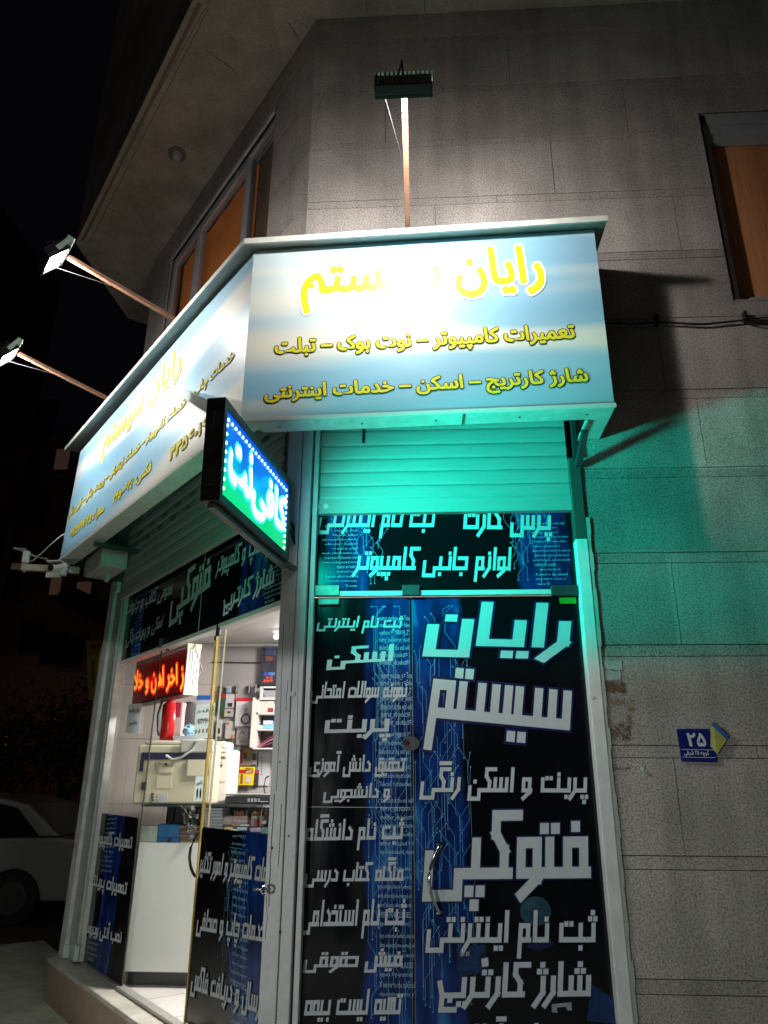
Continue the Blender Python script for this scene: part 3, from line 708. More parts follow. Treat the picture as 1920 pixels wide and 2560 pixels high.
# ================================================================== ROLLER SHUTTERS
def slat_profile(z0, z1, n=6): return [(z0 + (z1 - z0) * k / n, .0045 * math.sin(math.pi * k / n) ** .4) for k in range(n + 1)]
sh = thing('roller_shutter', 'cream roller shutter half lowered above the glass double door', 'shutter', (0.07, .03, 2.8))
SX0, SX1 = onR(773, 1270, -.03).x, onR(1428, 1270, -.03).x
zs = [onR(1100, yy, -.03).z for yy in (1246, 1213, 1178, 1146, 1112, 1075, 1042, 1010, 978)]
for z0, z1 in zip(zs, zs[1:]):
    b = MB(); pr = slat_profile(z0 + .0045, z1 - .001)
    for (za, oa), (zb, ob) in zip(pr, pr[1:]): b.quad((SX0, .03 - oa, za), (SX1, .03 - oa, za), (SX1, .03 - ob, zb), (SX0, .03 - ob, zb))
    b.quad((SX0, .04, z0), (SX1, .04, z0), (SX1, .04, z1), (SX0, .04, z1)); b.quad((SX0, .03, z0 + .002), (SX1, .03, z0 + .002), (SX1, .04, z0), (SX0, .04, z0))
    b.build('slat', M_slat, sh)
zb = onR(1100, 1279, -.03).z
b = MB(); b.box(SX0, SX1, .018, .045, zb, zs[0] - .001); b.box(SX0, SX1, .012, .05, zb - .008, zb - .0005); bb = b.build('bottom_bar', M_slat, sh)
b = MB(); c0, c1 = onR(793, 1266, -.015), onR(815, 1266, -.015)
b.tube([c0, c0 + NR * .003], .014, 14); b.tube([c1, c1 + NR * .003], .014, 14); b.build('lock_plate', M_grey, bb)
b = MB(); x = onR(908, 1082, -.015).x; b.box(x - .004, x + .004, .010, .02, onR(908, 1107, -.015).z, onR(908, 1058, -.015).z); b.build('pull_strap', M_black, sh)

sl2 = thing('roller_shutter', 'roller shutter with printed film raised over the clear glass shop front', 'shutter', Lw(1.4, .0, 2.9))
z0 = 2.885
for k in range(7):
    za, zc = z0 + k * .078, z0 + (k + 1) * .078; b = MB(); pr = slat_profile(za + .002, zc - .001)
    for (a1, oa), (a2, ob) in zip(pr, pr[1:]): b.quad(Lw(2.70, oa + .012, a1), Lw(.09, oa + .012, a1), Lw(.09, ob + .012, a2), Lw(2.70, ob + .012, a2))
    b.quad(Lw(2.70, .002, za), Lw(.09, .002, za), Lw(.09, .002, zc), Lw(2.70, .002, zc)); b.quad(Lw(2.70, .012, za + .002), Lw(.09, .012, za + .002), Lw(.09, .002, za), Lw(2.70, .002, za))
    o = b.build('slat', M_slat, sl2)
    if k == 4:
        for j in range(9):
            s = 2.5 - j * .26
            lettering('ATTK', [Lw(s, .020, za + .02), Lw(s - .075, .020, za + .02), Lw(s, .020, za + .055)], LN, o, M_navy, 'noto', rtl=False, name='printed_mark')
    if k == 5:
        for j in range(9):
            s = 2.45 - j * .26
            lettering('CITTA', [Lw(s, .020, za + .022), Lw(s - .11, .020, za + .022), Lw(s, .020, za + .055)], LN, o, M_greyd, 'noto', rtl=False, name='printed_mark')
b = MB(); b.lbox(.09, 2.70, .0, .03, z0 - .05, z0 - .001); b.build('bottom_bar', M_slat, sl2)

# motor housing at the far end of the left shutter
mh = thing('shutter_motor_box', 'pale box housing under the far end of the long sign panel', 'box', Lw(2.9, .2, 3.1))
pA, pB, pC, pD = onL(255, 1380, .24), onL(322, 1387, .05), onL(320, 1428, .05), onL(250, 1422, .24)
zt, zbm = 3.20, 3.055; s0 = 2.56
b = MB(); b.lbox(s0, 3.02, .045, .25, zbm, zt); hb = b.build('housing', M_dirtywhite, mh, bevel=.004)
b = MB(); b.lbox(2.70, 2.78, .03, .06, 2.90, 2.98); b.build('bracket', M_greenb, mh, bevel=.004)
b = MB(); b.lbox(2.80, 2.84, .10, .13, 2.995, 3.05); b.build('connector', M_white, mh)

# ================================================================== FASCIA SIGN
sg = thing('fascia_sign', 'large sky blue lit shop sign with yellow writing wrapping the corner over both shop fronts', 'sign', (-.88, -.34, 3.15))
def mat_sky(name, seed, rough=.3):
    m = bpy.data.materials.new(name); m.use_nodes = True
    nt = m.node_tree; N = nt.nodes; L = nt.links; b_ = N['Principled BSDF']
    b_.inputs['Roughness'].default_value = rough; b_.inputs['Specular IOR Level'].default_value = .5
    tc = N.new('ShaderNodeTexCoord'); mp = N.new('ShaderNodeMapping'); mp.inputs['Scale'].default_value = (.55, .55, 5.2); mp.inputs['Location'].default_value = (seed, 0, seed)
    mp.inputs['Rotation'].default_value = (0, .07, 0)
    L.new(tc.outputs['Object'], mp.inputs[0])
    nz = N.new('ShaderNodeTexNoise'); nz.inputs['Scale'].default_value = .75; nz.inputs['Detail'].default_value = 1.5; nz.inputs['Roughness'].default_value = .4; L.new(mp.outputs[0], nz.inputs['Vector'])
    rp = N.new('ShaderNodeValToRGB'); e = rp.color_ramp.elements
    e[0].position = .32; e[0].color = (.22, .44, .60, 1); e[1].position = .72; e[1].color = (.72, .72, .62, 1)
    k = e.new(.45); k.color = (.26, .48, .62, 1); k = e.new(.50); k.color = (.42, .57, .64, 1); k = e.new(.57); k.color = (.64, .67, .63, 1)
    L.new(nz.outputs['Fac'], rp.inputs['Fac']); L.new(rp.outputs[0], b_.inputs['Base Color'])
    nb_ = N.new('ShaderNodeTexNoise'); nb_.inputs['Scale'].default_value = 3.5; nb_.inputs['Detail'].default_value = 2; L.new(tc.outputs['Object'], nb_.inputs['Vector'])
    bp = N.new('ShaderNodeBump'); bp.inputs['Strength'].default_value = .25; bp.inputs['Distance'].default_value = .012; L.new(nb_.outputs['Fac'], bp.inputs['Height']); L.new(bp.outputs[0], b_.inputs['Normal'])
    return m
M_sky = mat_sky('sky_blue_flex_print', 1.3); M_sky2 = mat_sky('sky_blue_flex_print_long', 2.9, .42)
SO = .342
rBL, rBR, rTR, rTL = onR(610.4, 1048.6, SO), onR(1530.6, 1011, SO), onR(1489.5, 574, SO), onR(627, 628.5, SO)
xl = (rBL.x + rTL.x) / 2
rBL = V((xl, -SO, rBL.z)); rTL = V((xl, -SO, rTL.z)); xr = (rBR.x + rTR.x) / 2; rBR = V((xr, -SO, rBR.z)); rTR = V((xr, -SO, rTR.z))
b = MB(); b.slab([rBL, rBR, rTR, rTL], (0, .012, 0)); pR = b.build('sign_panel', M_sky, sg)
lBL, lTL = onL(149, 1400, .415), onL(201, 1130, .415)
b = MB(); lN = ((rBL - lBL).cross(lTL - lBL)).normalized()
if lN.dot(LN) < 0: lN = -lN
b.slab([lBL, rBL, rTL, lTL], lN * -.012); pL = b.build('sign_panel', M_sky2, sg)
c2 = crop(600, 500, 1.728)
def pr_(bl, br, tl): return para(onR, c2, bl, br, tl, SO)
lettering('رایان سیستم', pr_((262, 494), (1330, 442), (262, 247)), NR, pR, M_yellow, 'noto', M_whiteout, .028, .075)
lettering('تعمیرات کامپیوتر – نوت بوک – تبلت', pr_((150, 692), (1455, 624), (150, 600)), NR, pR, M_yellowp, 'noto', M_outl, .036, .078)
lettering('شارژ کارتریج – اسکن – خدمات اینترنتی', pr_((105, 892), (1512, 816), (105, 800)), NR, pR, M_yellowp, 'noto', M_outl, .036, .078)
c3 = crop(100, 800, 2.514)
def pl_(bl, br, tl): return [onP(*c3(*q), lBL, lN) for q in (bl, br, tl)]
M_goldish = mat('grey_gold_print_outline', (.16, .15, .08), .6, spec=.1)
lettering('رایان سیستم', pl_((385, 905), (880, 400), (415, 680)), lN, pL, mat('faded_yellow_print', (.80, .66, .04), .5, spec=.2), 'noto', M_whiteout, .028, .07)
lettering('خدمات چاپ – خدمات کامپیوتر – خدمات اینترنتی – پرینت رنگی – کپی رنگی', pl_((176, 1262), (1222, 268), (186, 1190)), lN, pL, M_yellowp, 'noto', M_goldish, .032, .07)
lettering('۴۴۵۶۰۱۶۰', pl_((812, 892), (1075, 670), (822, 808)), lN, pL, M_yellowp, 'noto', M_goldish, .032, .07)
lettering('فکس: ۴۴۵۰۰۶۳۸', pl_((458, 1178), (700, 965), (466, 1098)), lN, pL, M_yellowp, 'noto', M_goldish, .032, .07)
lettering('همراه: ۰۹۱۲۴۷۹۷۰۲۵', pl_((188, 1392), (404, 1218), (194, 1322)), lN, pL, M_yellowp, 'noto', M_goldish, .032, .07)
# cap sheet with overhang
M_cap = mat('grey_green_cap_sheet', (.40, .43, .40), .45, .2, var=.1)
cFL, cFR = onR(611.6, 606, .40), onR(1519, 548, .40); cLL = onL(163, 1124, .475)
cw = V((-.673, .0, cFL.z + .01))
b = MB(); b.slab([cFL, cFR, V((cFR.x - .0, -.002, cFR.z)), V((cFL.x + .1, -.002, cFL.z))], (0, 0, .012))
b.slab([cFL + LN * .0, V((-.70, -.002, cFL.z)), Lw(sL(cLL), .002, cLL.z), cLL], (0, 0, .012)); cp = b.build('cap_sheet', M_cap, sg)
b = MB(); b.bar(cFL + V((0, 0, .004)), cFR + V((0, 0, .004)), .012, .034); b.bar(cLL + V((0, 0, .004)), cFL + V((0, 0, .004)), .012, .034); b.build('cap_edge', mat('cap_edge_paint', (.62, .64, .58), .4), sg)
b = MB(); b.box(rTL.x, rTR.x, -.30, -.005, rTL.z + .002, rTL.z + .006); b.build('cap_lining', M_black, sg)
b = MB(); b.slab([rBR + V((-.002, .013, 0)), V((rBR.x - .002, -.004, rBR.z)), V((rTR.x - .002, -.004, rTR.z)), rTR + V((-.002, .013, 0))], (-.004, 0, 0)); b.build('side_panel', M_greyd, sg)
b = MB(); b.slab([lBL - lN * .013, Lw(sL(lBL), .004, lBL.z), Lw(sL(lTL), .004, lTL.z), lTL - lN * .013], LD * -.004); b.build('side_panel', M_brownframe, sg)
# bottom trim and underside rails
b = MB(); b.bar(rBL + V((-.004, -.006, -.008)), rBR + V((.006, -.006, -.008)), .012, .020); b.bar(lBL + lN * .006 - ZUP * .008, rBL + lN * .006 - ZUP * .008, .012, .020); b.build('bottom_trim', M_white, sg)
M_rail = mat('pale_underside_sheet', (.60, .62, .58), .5, var=.2, scale=12)
b = MB(); zl, zr = rBL.z - .020, rBR.z - .020
b.slab([V((rBL.x, -.345, zl)), V((rBR.x, -.345, zr)), V((rBR.x, -.235, zr)), V((rBL.x + .1, -.235, zl))], (0, 0, .006))
b.slab([V((rBR.x - .10, -.233, zr)), V((rBR.x, -.233, zr)), V((rBR.x, -.004, zr)), V((rBR.x - .10, -.004, zr))], (0, 0, .006))
b.par((rBR.x - .115, -.23, zr - .012), (.012, 0, 0), (0, .225, 0), (0, 0, .012))
b.slab([lBL + V((0, 0, -.02)), rBL + V((0, 0, -.02)), rBL - lN * .10 + V((0, 0, -.02)), lBL - lN * .12 + V((0, 0, -.02))], (0, 0, .006)); b.build('underside_rail', M_rail, sg)
b = MB(); xq = onR(1158, 1052, .345).x; b.box(xq - .001, xq + .001, -.3475, -.235, (zl + zr) / 2 - .003, (zl + zr) / 2 + .002); b.build('seam', M_black, sg)
for px in (700, 905, 1090, 1300, 1470):
    b = MB(); q = onR(px, 1050, .30); b.tube([V((q.x, -.29, zl + (zr - zl) * (px - 610) / 920 - .0005)), V((q.x, -.29, zl + (zr - zl) * (px - 610) / 920 - .004))], .005, 8); b.build('rivet', M_greyd, sg)
b = MB(); p0 = V((.80, -.01, onR(1440, 1165, .01).z)); p1 = onR(1462, 1078, .20)
b.bar(p0, p1, .03, .03, (1, 0, 0)); b.bar(V((.79, -.012, 3.05)), V((.79, -.012, 3.30)), .03, .02, (1, 0, 0)); b.bar(V((.72, -.02, 3.29)), V((.72, -.3, 3.29)), .04, .04); b.build('support_brace', M_greyd, sg)
b = MB(); b.bar(Lw(.25, .05, 3.13), Lw(.25, .38, 3.13), .03, .03); b.build('support_arm', M_greyd, sg); b = MB(); b.bar(Lw(2.3, .05, 3.13), Lw(2.3, .38, 3.13), .03, .03); b.build('support_arm', M_greyd, sg)

# ================================================================== FLOODLIGHTS on poles
def floodlight(base, out, label, watts, aim, elev=13, ln=.72, low=None, sz=1.):
    out = V(out).normalized(); d = out * math.cos(math.radians(elev)) + ZUP * math.sin(math.radians(elev)); base = V(base)
    tip = base + d * ln; side = d.cross(ZUP).normalized()
    t = thing('floodlight', label, 'floodlight', base, 'floodlights on poles over the shop sign')
    m_ = MB(); m_.bar(base - d * .25, tip, .028, .028); m_.build('pole', M_pole, t, bevel=.003)
    hc = tip + d * .03 - ZUP * .012
    an = (V(aim) - hc).normalized()                          # direction of the beam
    up = side.cross(an).normalized()
    if up.z < 0: up = -up
    hw, hh, th = .128 * sz, .098 * sz, .045 * sz
    hc = hc - up * hh * .8
    def P_(a, u, n): return hc + side * a + up * u + an * n
    m_ = MB(); m_.par(P_(-hw, -hh, -th), side * 2 * hw, up * 2 * hh, an * th); hs = m_.build('housing', M_black, t, bevel=.005)
    m_ = MB()
    for k in range(13): m_.par(P_(-hw + .006 + k * .0200 * sz, -hh * .8, -th - .018), side * .005 * sz, up * hh * 1.6, an * .018)
    m_.build('cooling_fin', M_black, hs)
    m_ = MB(); m_.quad(P_(-hw * .8, -hh * .78, .001), P_(hw * .8, -hh * .78, .001), P_(hw * .8, hh * .78, .001), P_(-hw * .8, hh * .78, .001)); m_.build('lens', M_lens, hs)
    m_ = MB()
    for a0, a1, u0, u1 in ((-hw, hw, hh * .86, hh), (-hw, hw, -hh, -hh * .86), (-hw, -hw * .88, -hh * .86, hh * .86), (hw * .88, hw, -hh * .86, hh * .86)): m_.par(P_(a0, u0, .0005), side * (a1 - a0), up * (u1 - u0), an * .012)
    m_.build('rim', M_black, hs)
    m_ = MB(); m_.quad(P_(-hw * .86, -hh * .84, .0006), P_(hw * .86, -hh * .84, .0006), P_(hw * .86, hh * .84, .0006), P_(-hw * .86, hh * .84, .0006)); m_.build('reflector', M_chrome, hs)
    m_ = MB(); br = hc + up * (hh * .8 + .02) + ZUP * .055
    m_.par(br - side * .138 * sz - d * .022, side * .276 * sz, d * .045, ZUP * .003)
    for sgn in (-1, 1): m_.bar(br + side * .136 * sgn * sz, hc + side * .132 * sgn * sz - an * .015, .004, .03, d)
    m_.build('bracket', M_greenb, t)
    m_ = MB(); m_.tube([hc - an * .04 + up * .02, hc + up * hh * .5 - an * .11, hc + up * hh * 1.0 - an * .10, hc + up * (hh * 1.05) - an * .03 + side * .03], .005, 6); m_.build('cable', M_greyd, t, smooth=True)
    m_ = MB(); m_.tube([hc + side * .10 - an * .03, base + d * ln * .55 + side * .016], .0014, 5); m_.build('stay_wire', M_greyd, t)
    l = lamp('POINT', 'floodlight_beam', hc + an * .02, power=watts, color=(1, .96, .92), radius=.045)
    l.data.use_nodes = True; nt = l.data.node_tree; N = nt.nodes; L = nt.links       # asymmetric sign floodlight optics
    tc = N.new('ShaderNodeTexCoord')
    def dot(v):
        q = N.new('ShaderNodeVectorMath'); q.operation = 'DOT_PRODUCT'; q.inputs[1].default_value = v; L.new(tc.outputs['Normal'], q.inputs[0]); return q.outputs['Value']
    mx = N.new('ShaderNodeMath'); mx.operation = 'MAXIMUM'; mx.inputs[1].default_value = 0; L.new(dot(an), mx.inputs[0])
    pw = N.new('ShaderNodeMath'); pw.operation = 'POWER'; pw.inputs[1].default_value = 1.5; L.new(mx.outputs[0], pw.inputs[0])
    pa = N.new('ShaderNodeMath'); pa.operation = 'ADD'; pa.inputs[1].default_value = .19; L.new(pw.outputs[0], pa.inputs[0]); pw = pa
    cn = side.cross((V(low) - hc).normalized()).normalized()
    if cn.z < 0: cn = -cn
    mc = N.new('ShaderNodeMapRange'); mc.interpolation_type = 'SMOOTHSTEP'; mc.inputs['From Min'].default_value = -.03; mc.inputs['From Max'].default_value = .05; L.new(dot(cn), mc.inputs['Value'])
    ml = N.new('ShaderNodeMath'); ml.operation = 'MULTIPLY'; L.new(pw.outputs[0], ml.inputs[0]); L.new(mc.outputs[0], ml.inputs[1]); L.new(ml.outputs[0], N['Emission'].inputs['Strength'])
    l.parent = t; l.location = V(l.location) - base
    return t
fb = onR(1020, 582, SO)
floodlight(fb, NR, 'floodlight on an upright pole before the granite wall, seen from behind', 118, (.0, -.2, 4.02), 20, .70, (0, -SO, 3.13))
b1 = onL(440, 800, .40); floodlight(b1, LN, 'nearer of the two glaring floodlights on slanting poles at the left against the night sky', 80, (b1 - ZUP * .5 + LN * -.05), 13, .72, b1 - ZUP * 1.22, .82)
b2 = onL(272, 998, .40); floodlight(b2, LN, 'farther of the two glaring floodlights at the left, at the edge of the photo', 92, (b2 - ZUP * .5 + LN * -.05), 13, .72, b2 - ZUP * 1.22, .82)

# ================================================================== PROJECTING LIGHT BOX
bx = thing('projecting_light_box', 'glowing blue and green box sign projecting from the corner post', 'light box', (-.69, -.08, 2.7))
fT, fB = V((-.655, -.10, 2.905)), V((-.655, -.10, 2.495)); nT, nB = V((-.768, -1.0, 2.905)), V((-.758, -1.0, 2.470))
ld = (nT - fT).normalized(); bn = ZUP.cross(ld).normalized()          # normal of the face seen from the doors
if bn.x < 0: bn = -bn
th = .078
b = MB(); cF, cN = fB, nB; hgt = .42; ft = .032
def bpt(u, v, d=0.): return fB.lerp(nB, u) * (1 - v) + fT.lerp(nT, u) * v + bn * d
for d0, d1 in ((-.0375, 0), (-th, -.0395)):
    for q in ((0, 0, 1, .075), (0, .925, 1, 1), (0, .075, .033, .925), (.967, .075, 1, .925)):
        b.slab([bpt(q[0], q[1], d1), bpt(q[2], q[1], d1), bpt(q[2], q[3], d1), bpt(q[0], q[3], d1)], bn * (d0 - d1))
bf = b.build('box_frame', M_brownframe, bx, bevel=.002)
b = MB()
for v in (.22, .78):
    b = MB(); q = bpt(1.0, v, -th * .5); b.par(q - bn * .022 - ZUP * .035, bn * .044, ld * .006, ZUP * .07); b.tube([q - ZUP * .035 + ld * .008, q + ZUP * .035 + ld * .008], .006, 6); b.build('hinge', M_greyd, bf)
mbx = bpy.data.materials.new('lit_blue_green_panel'); mbx.use_nodes = True
nt = mbx.node_tree; N = nt.nodes; L = nt.links; bs = N['Principled BSDF']; bs.inputs['Base Color'].default_value = (.02, .05, .1, 1); bs.inputs['Roughness'].default_value = .2
tc = N.new('ShaderNodeTexCoord'); sp = N.new('ShaderNodeSeparateXYZ'); L.new(tc.outputs['Object'], sp.inputs[0])
nz = N.new('ShaderNodeTexNoise'); nz.inputs['Scale'].default_value = 5; nz.inputs['Detail'].default_value = 1; L.new(tc.outputs['Object'], nz.inputs['Vector'])
ad = N.new('ShaderNodeMath'); ad.operation = 'MULTIPLY_ADD'; ad.inputs[1].default_value = .22; L.new(nz.outputs['Fac'], ad.inputs[0]); L.new(sp.outputs['Z'], ad.inputs[2])
rp = N.new('ShaderNodeValToRGB'); mr = N.new('ShaderNodeMapRange'); mr.inputs['From Min'].default_value = -.20; mr.inputs['From Max'].default_value = .25
L.new(ad.outputs[0], mr.inputs['Value']); L.new(mr.outputs[0], rp.inputs['Fac'])
e = rp.color_ramp.elements; e[0].position = .0; e[0].color = (0, .62, .10, 1); e[1].position = 1; e[1].color = (0, .12, .85, 1)
k = e.new(.42); k.color = (0, .75, .22, 1); k = e.new(.62); k.color = (0, .45, .75, 1); k = e.new(.8); k.color = (0, .16, .80, 1)
L.new(rp.outputs[0], bs.inputs['Emission Color']); bs.inputs['Emission Strength'].default_value = .95
b = MB(); b.quad(bpt(.03, .07, -.012), bpt(.97, .07, -.012), bpt(.97, .93, -.012), bpt(.03, .93, -.012)); bp_ = b.build('lit_panel', mbx, bx)
b = MB(); b.quad(bpt(.03, .07, -th + .012), bpt(.97, .07, -th + .012), bpt(.97, .93, -th + .012), bpt(.03, .93, -th + .012)); b.build('lit_panel', mbx, bx)
M_neon = mat_emit('neon_white_letters', (.80, 1, .97), 3.2); M_halo = mat_emit('neon_cyan_halo', (.05, .85, .95), 1.4); M_led = mat_emit('led_cyan_dot', (.45, .95, 1), 3.0)
d_ = font_mesh('کافی', .035); d2 = font_mesh('نت', .035); dh = font_mesh('کافی', .085); dh2 = font_mesh('نت', .085)
rd = -ld
def bx_letters(data, ref, u0, u1, v0, v1, lift, name, m_):
    m = MB(); put(m, data, ref, bpt(u1, v0, -.012), bpt(u0, v0, -.012), bpt(u1, v1, -.012), lift, bn); m.build(name, m_, bp_)
bx_letters(dh, d_, .06, .60, .16, .74, .002, 'letter_glow', M_halo); bx_letters(dh2, d2, .60, .90, .27, .78, .002, 'letter_glow', M_halo)
bx_letters(d_, d_, .06, .60, .16, .74, .005, 'neon_lettering', M_neon); bx_letters(d2, d2, .60, .90, .27, .78, .005, 'neon_lettering', M_neon)
led0 = None
ledp = [(.075 + .85 * k / 19, .845) for k in range(20)] + [(.935, .78 - .62 * k / 7) for k in range(8)] + [(.062, .78 - .65 * k / 9) for k in range(10)]
for u, v in ledp:
    c = bpt(u, v, -.010)
    if led0 is None:
        m_ = MB(); m_.sphere((0, 0, 0), .0085, 8, 5, (.5, 1.2, .9)); me = m_.build('led', M_led, None, base=(0, 0, 0)); led0 = me
        me.parent = bp_; me.location = c - BASE[bp_.name]
    else:
        o = led0.copy(); col.objects.link(o); o.location = c - BASE[bp_.name]
b = MB(); b.bar(bpt(.02, .03, -th / 2) - ZUP * .012, V((-.64, -.02, 2.475)), .03, .022); b.bar(bpt(.98, 0, -th / 2) - ZUP * .014, bpt(-.06, 0, -th / 2) - ZUP * .014, .03, .02); b.build('support_arm', mat('rusty_grey_arm', (.16, .145, .14), .5, var=.35), bx)
b = MB(); p0 = bpt(.985, .93, -th + .0); b.bar(p0, onP(462, 985, lBL, lN) , .006, .05, LN.cross(V((1, 0, 0)))); b.build('stay_plate', M_greenb, bx)
b = MB(); q = bpt(0, .55, -.03); b.tube([q, q + V((.02, .05, -.05)), q + V((.04, .07, -.12)), q + V((.03, .06, -.02)), q + V((.0, .08, .02))], .006, 6); b.build('cable', M_cable, bx, smooth=True)
# the light the box throws on both shop fronts: a cyan-green phase above, a dim white-green phase below
def box_face_light(s, p1, p2, face, power, cg, cw):
    """lamp behind one face of the box: Lambert emission along the face normal, green above the plane s-p1-p2, dim white-green below it"""
    s = V(s); nrm = (V(p1) - s).cross(V(p2) - s).normalized()
    if nrm.z < 0: nrm = -nrm
    l = lamp('POINT', 'light_box_glow', s, power=power, radius=.10)
    l.data.use_nodes = True; nt = l.data.node_tree; N = nt.nodes; L = nt.links; em = N['Emission']
    tc = N.new('ShaderNodeTexCoord')
    def dot(v):
        d = N.new('ShaderNodeVectorMath'); d.operation = 'DOT_PRODUCT'; d.inputs[1].default_value = v; L.new(tc.outputs['Normal'], d.inputs[0]); return d.outputs['Value']
    sg_ = LIGHT_SIGN
    mf = N.new('ShaderNodeMapRange'); mf.inputs['From Min'].default_value = 0.0; mf.inputs['From Max'].default_value = 1.0; L.new(dot(V(face) * sg_), mf.inputs['Value'])
    mc = N.new('ShaderNodeMapRange'); mc.interpolation_type = 'SMOOTHSTEP'; mc.inputs['From Min'].default_value = -.035; mc.inputs['From Max'].default_value = .035; L.new(dot(nrm * sg_), mc.inputs['Value'])
    mx = N.new('ShaderNodeMixRGB'); mx.inputs[1].default_value = tuple(cw) + (1,); mx.inputs[2].default_value = tuple(cg) + (1,); L.new(mc.outputs[0], mx.inputs[0])
    mu = N.new('ShaderNodeMapRange'); mu.interpolation_type = 'SMOOTHSTEP'; mu.inputs['From Min'].default_value = .38; mu.inputs['From Max'].default_value = .66; mu.inputs['To Min'].default_value = 1; mu.inputs['To Max'].default_value = .20
    L.new(dot(V((0, 0, 1)) * sg_), mu.inputs['Value'])
    mm = N.new('ShaderNodeMath'); mm.operation = 'MULTIPLY'; L.new(mf.outputs[0], mm.inputs[0]); L.new(mu.outputs[0], mm.inputs[1])
    L.new(mx.outputs[0], em.inputs['Color']); L.new(mm.outputs[0], em.inputs['Strength'])
    l.parent = bx; l.location = s - V(bx.location)
LIGHT_SIGN = 1
pR0 = bpt(.70, .42, .03)
box_face_light(pR0, (0, 0, 2.05), (1, 0, 2.05), bn, 262, (0, 1, .75), (.30, .34, .30))
pL0 = bpt(.45, .42, -th - .03)
box_face_light(pL0, Lw(.3, 0, 2.07), Lw(2.8, 0, 2.42), -bn, 44, (.03, 1, .5), (1.5, 1.7, 1.4))
lb = lamp('POINT', 'light_box_blue', bpt(.25, .8, .03), power=.25, color=(0, .25, 1), radius=.03); lb.parent = bx; lb.location = V(lb.location) - V(bx.location)

# ================================================================== RIGHT SHOP FRONT: transom and double door
c4 = crop(700, 1050, 1.929); c6 = crop(700, 1650, 1.929)
DO = -.05
def rp_(cr, bl, br, tl, out=DO): return para(onR, cr, bl, br, tl, out)
F_tr = mat_film('door_film_transom', (1, 0, 0), 0., .0)
def film_two(name, c1, c2, hw):
    return mat_film(name, (1, 0, 0), c1, hw)
tp = thing('transom_panel', 'black and blue printed glass panel above the double door, below the shutter', 'panel', (.1, .05, 2.35))
X0, X1 = onR(783, 1470, DO).x, onR(1451, 1470, DO).x; ZR = onR(1100, 1480, DO).z
b = MB(); b.box(X0, X1, .052, .062, ZR, 2.98)
mtr = mat_film('transom_film', (1, 0, 0), X0 + .17 - .1, .11); tg = b.build('glass', mtr, tp)
# the second blue field of the transom print
b = MB(); b.quad((X1 - .36, .0512, ZR + .004), (X1 - .002, .0512, ZR + .004), (X1 - .002, .0512, 2.97), (X1 - .36, .0512, 2.97)); b.build('film', mat_film('transom_film_right', (1, 0, 0), X1 - .16 - .1, .12, 3.), tp)
circuits(tp, V((X0 + .08, .0505, ZR + .02)), V((.30, 0, 0)), V((0, 0, .42)), NR, 26, rng, lift=0.0004); circuits(tp, V((X1 - .36, .0505, ZR + .02)), V((.26, 0, 0)), V((0, 0, .42)), NR, 24, rng, lift=.0004)
code_print(tp, V((X1 - .22, .0498, ZR + .03)), V((.2, 0, 0)), V((0, 0, .34)), NR, CODE[4:18], .013, rng)
code_print(tp, V((X0 + .02, .0498, ZR + .03)), V((.2, 0, 0)), V((0, 0, .34)), NR, CODE[4:18], .013, rng, flip=True)
lettering('ثبت نام اینترنتی', rp_(c4, (172, 572), (742, 572), (200, 408)), NR, tp, lift=.003)
lettering('پرس کارت', rp_(c4, (880, 580), (1312, 586), (890, 408)), NR, tp, lift=.003)
lettering('لوازم جانبی کامپیوتر', rp_(c4, (340, 778), (1108, 782), (362, 612)), NR, tp, lift=.003)
b = MB(); zr = onR(1100, 1481, DO + .03).z; b.box(X0, X1, .025, .05, zr - .012, zr + .012); b.build('rail', M_white, tp)
def plate(x0, y0, x1, y1, out, name, m_, parent, th=.02):
    a, c = onR(x0, y0, out), onR(x1, y1, out); b_ = MB(); b_.box(a.x, c.x, -out, -out + th, c.z, a.z); return b_.build(name, m_, parent, bevel=.003)
M_patch = mat('worn_metal_patch', (.26, .27, .24), .4, .3, var=.35, scale=25)
plate(777, 1463, 848, 1489, -.015, 'patch_fitting', M_patch, tp); plate(1005, 1462, 1050, 1488, -.015, 'patch_fitting', M_greyd, tp); plate(1377, 1463, 1447, 1488, -.015, 'patch_fitting', M_greyd, tp)

def leaf(label, px0, px1, film, name='glass_door'):
    x0, x1 = onR(px0, 1491, DO).x, onR(px1, 1491, DO).x; zt = onR(1100, 1492, DO).z
    t = thing(name, label, 'door', ((x0 + x1) / 2, .05, .34), 'leaves of the printed glass double door')
    b_ = MB(); b_.box(x0 + .002, x1 - .002, .052, .062, .345, zt); g = b_.build('glass', mat('green_glass_edge', (.25, .33, .30), .2), t)
    b_ = MB(); b_.quad((x0 + .004, .0512, .347), (x1 - .004, .0512, .347), (x1 - .004, .0512, zt - .003), (x0 + .004, .0512, zt - .003)); b_.build('film', film, t)
    return t, x0, x1, zt
xs = onR(1027, 1491, DO).x
dl_, lx0, lx1, lzt = leaf('narrow left leaf of the glass double door, listing services in ten white lines', 785, 1025, None or mat_film('left_leaf_film', (1, 0, 0), (xs - .08) - 0 - (xs * 0) - ((onR(785, 1491, DO).x + onR(1025, 1491, DO).x) / 2), .14, 5.))
dr_, rx0, rx1, rzt = leaf('wide right leaf of the glass double door, with large white lettering and a bowed handle', 1028, 1450, mat_film('right_leaf_film', (1, 0, 0), (xs + .08) - ((onR(1028, 1491, DO).x + onR(1450, 1491, DO).x) / 2), .16, 8.))
FL = .051
circuits(dl_, V((xs - .20, .0508, .36)), V((.19, 0, 0)), V((0, 0, lzt - .40)), NR, 62, rng, lift=.0002); circuits(dr_, V((xs + .01, .0508, .5)), V((.26, 0, 0)), V((0, 0, rzt - .54)), NR, 70, rng, lift=.0002)
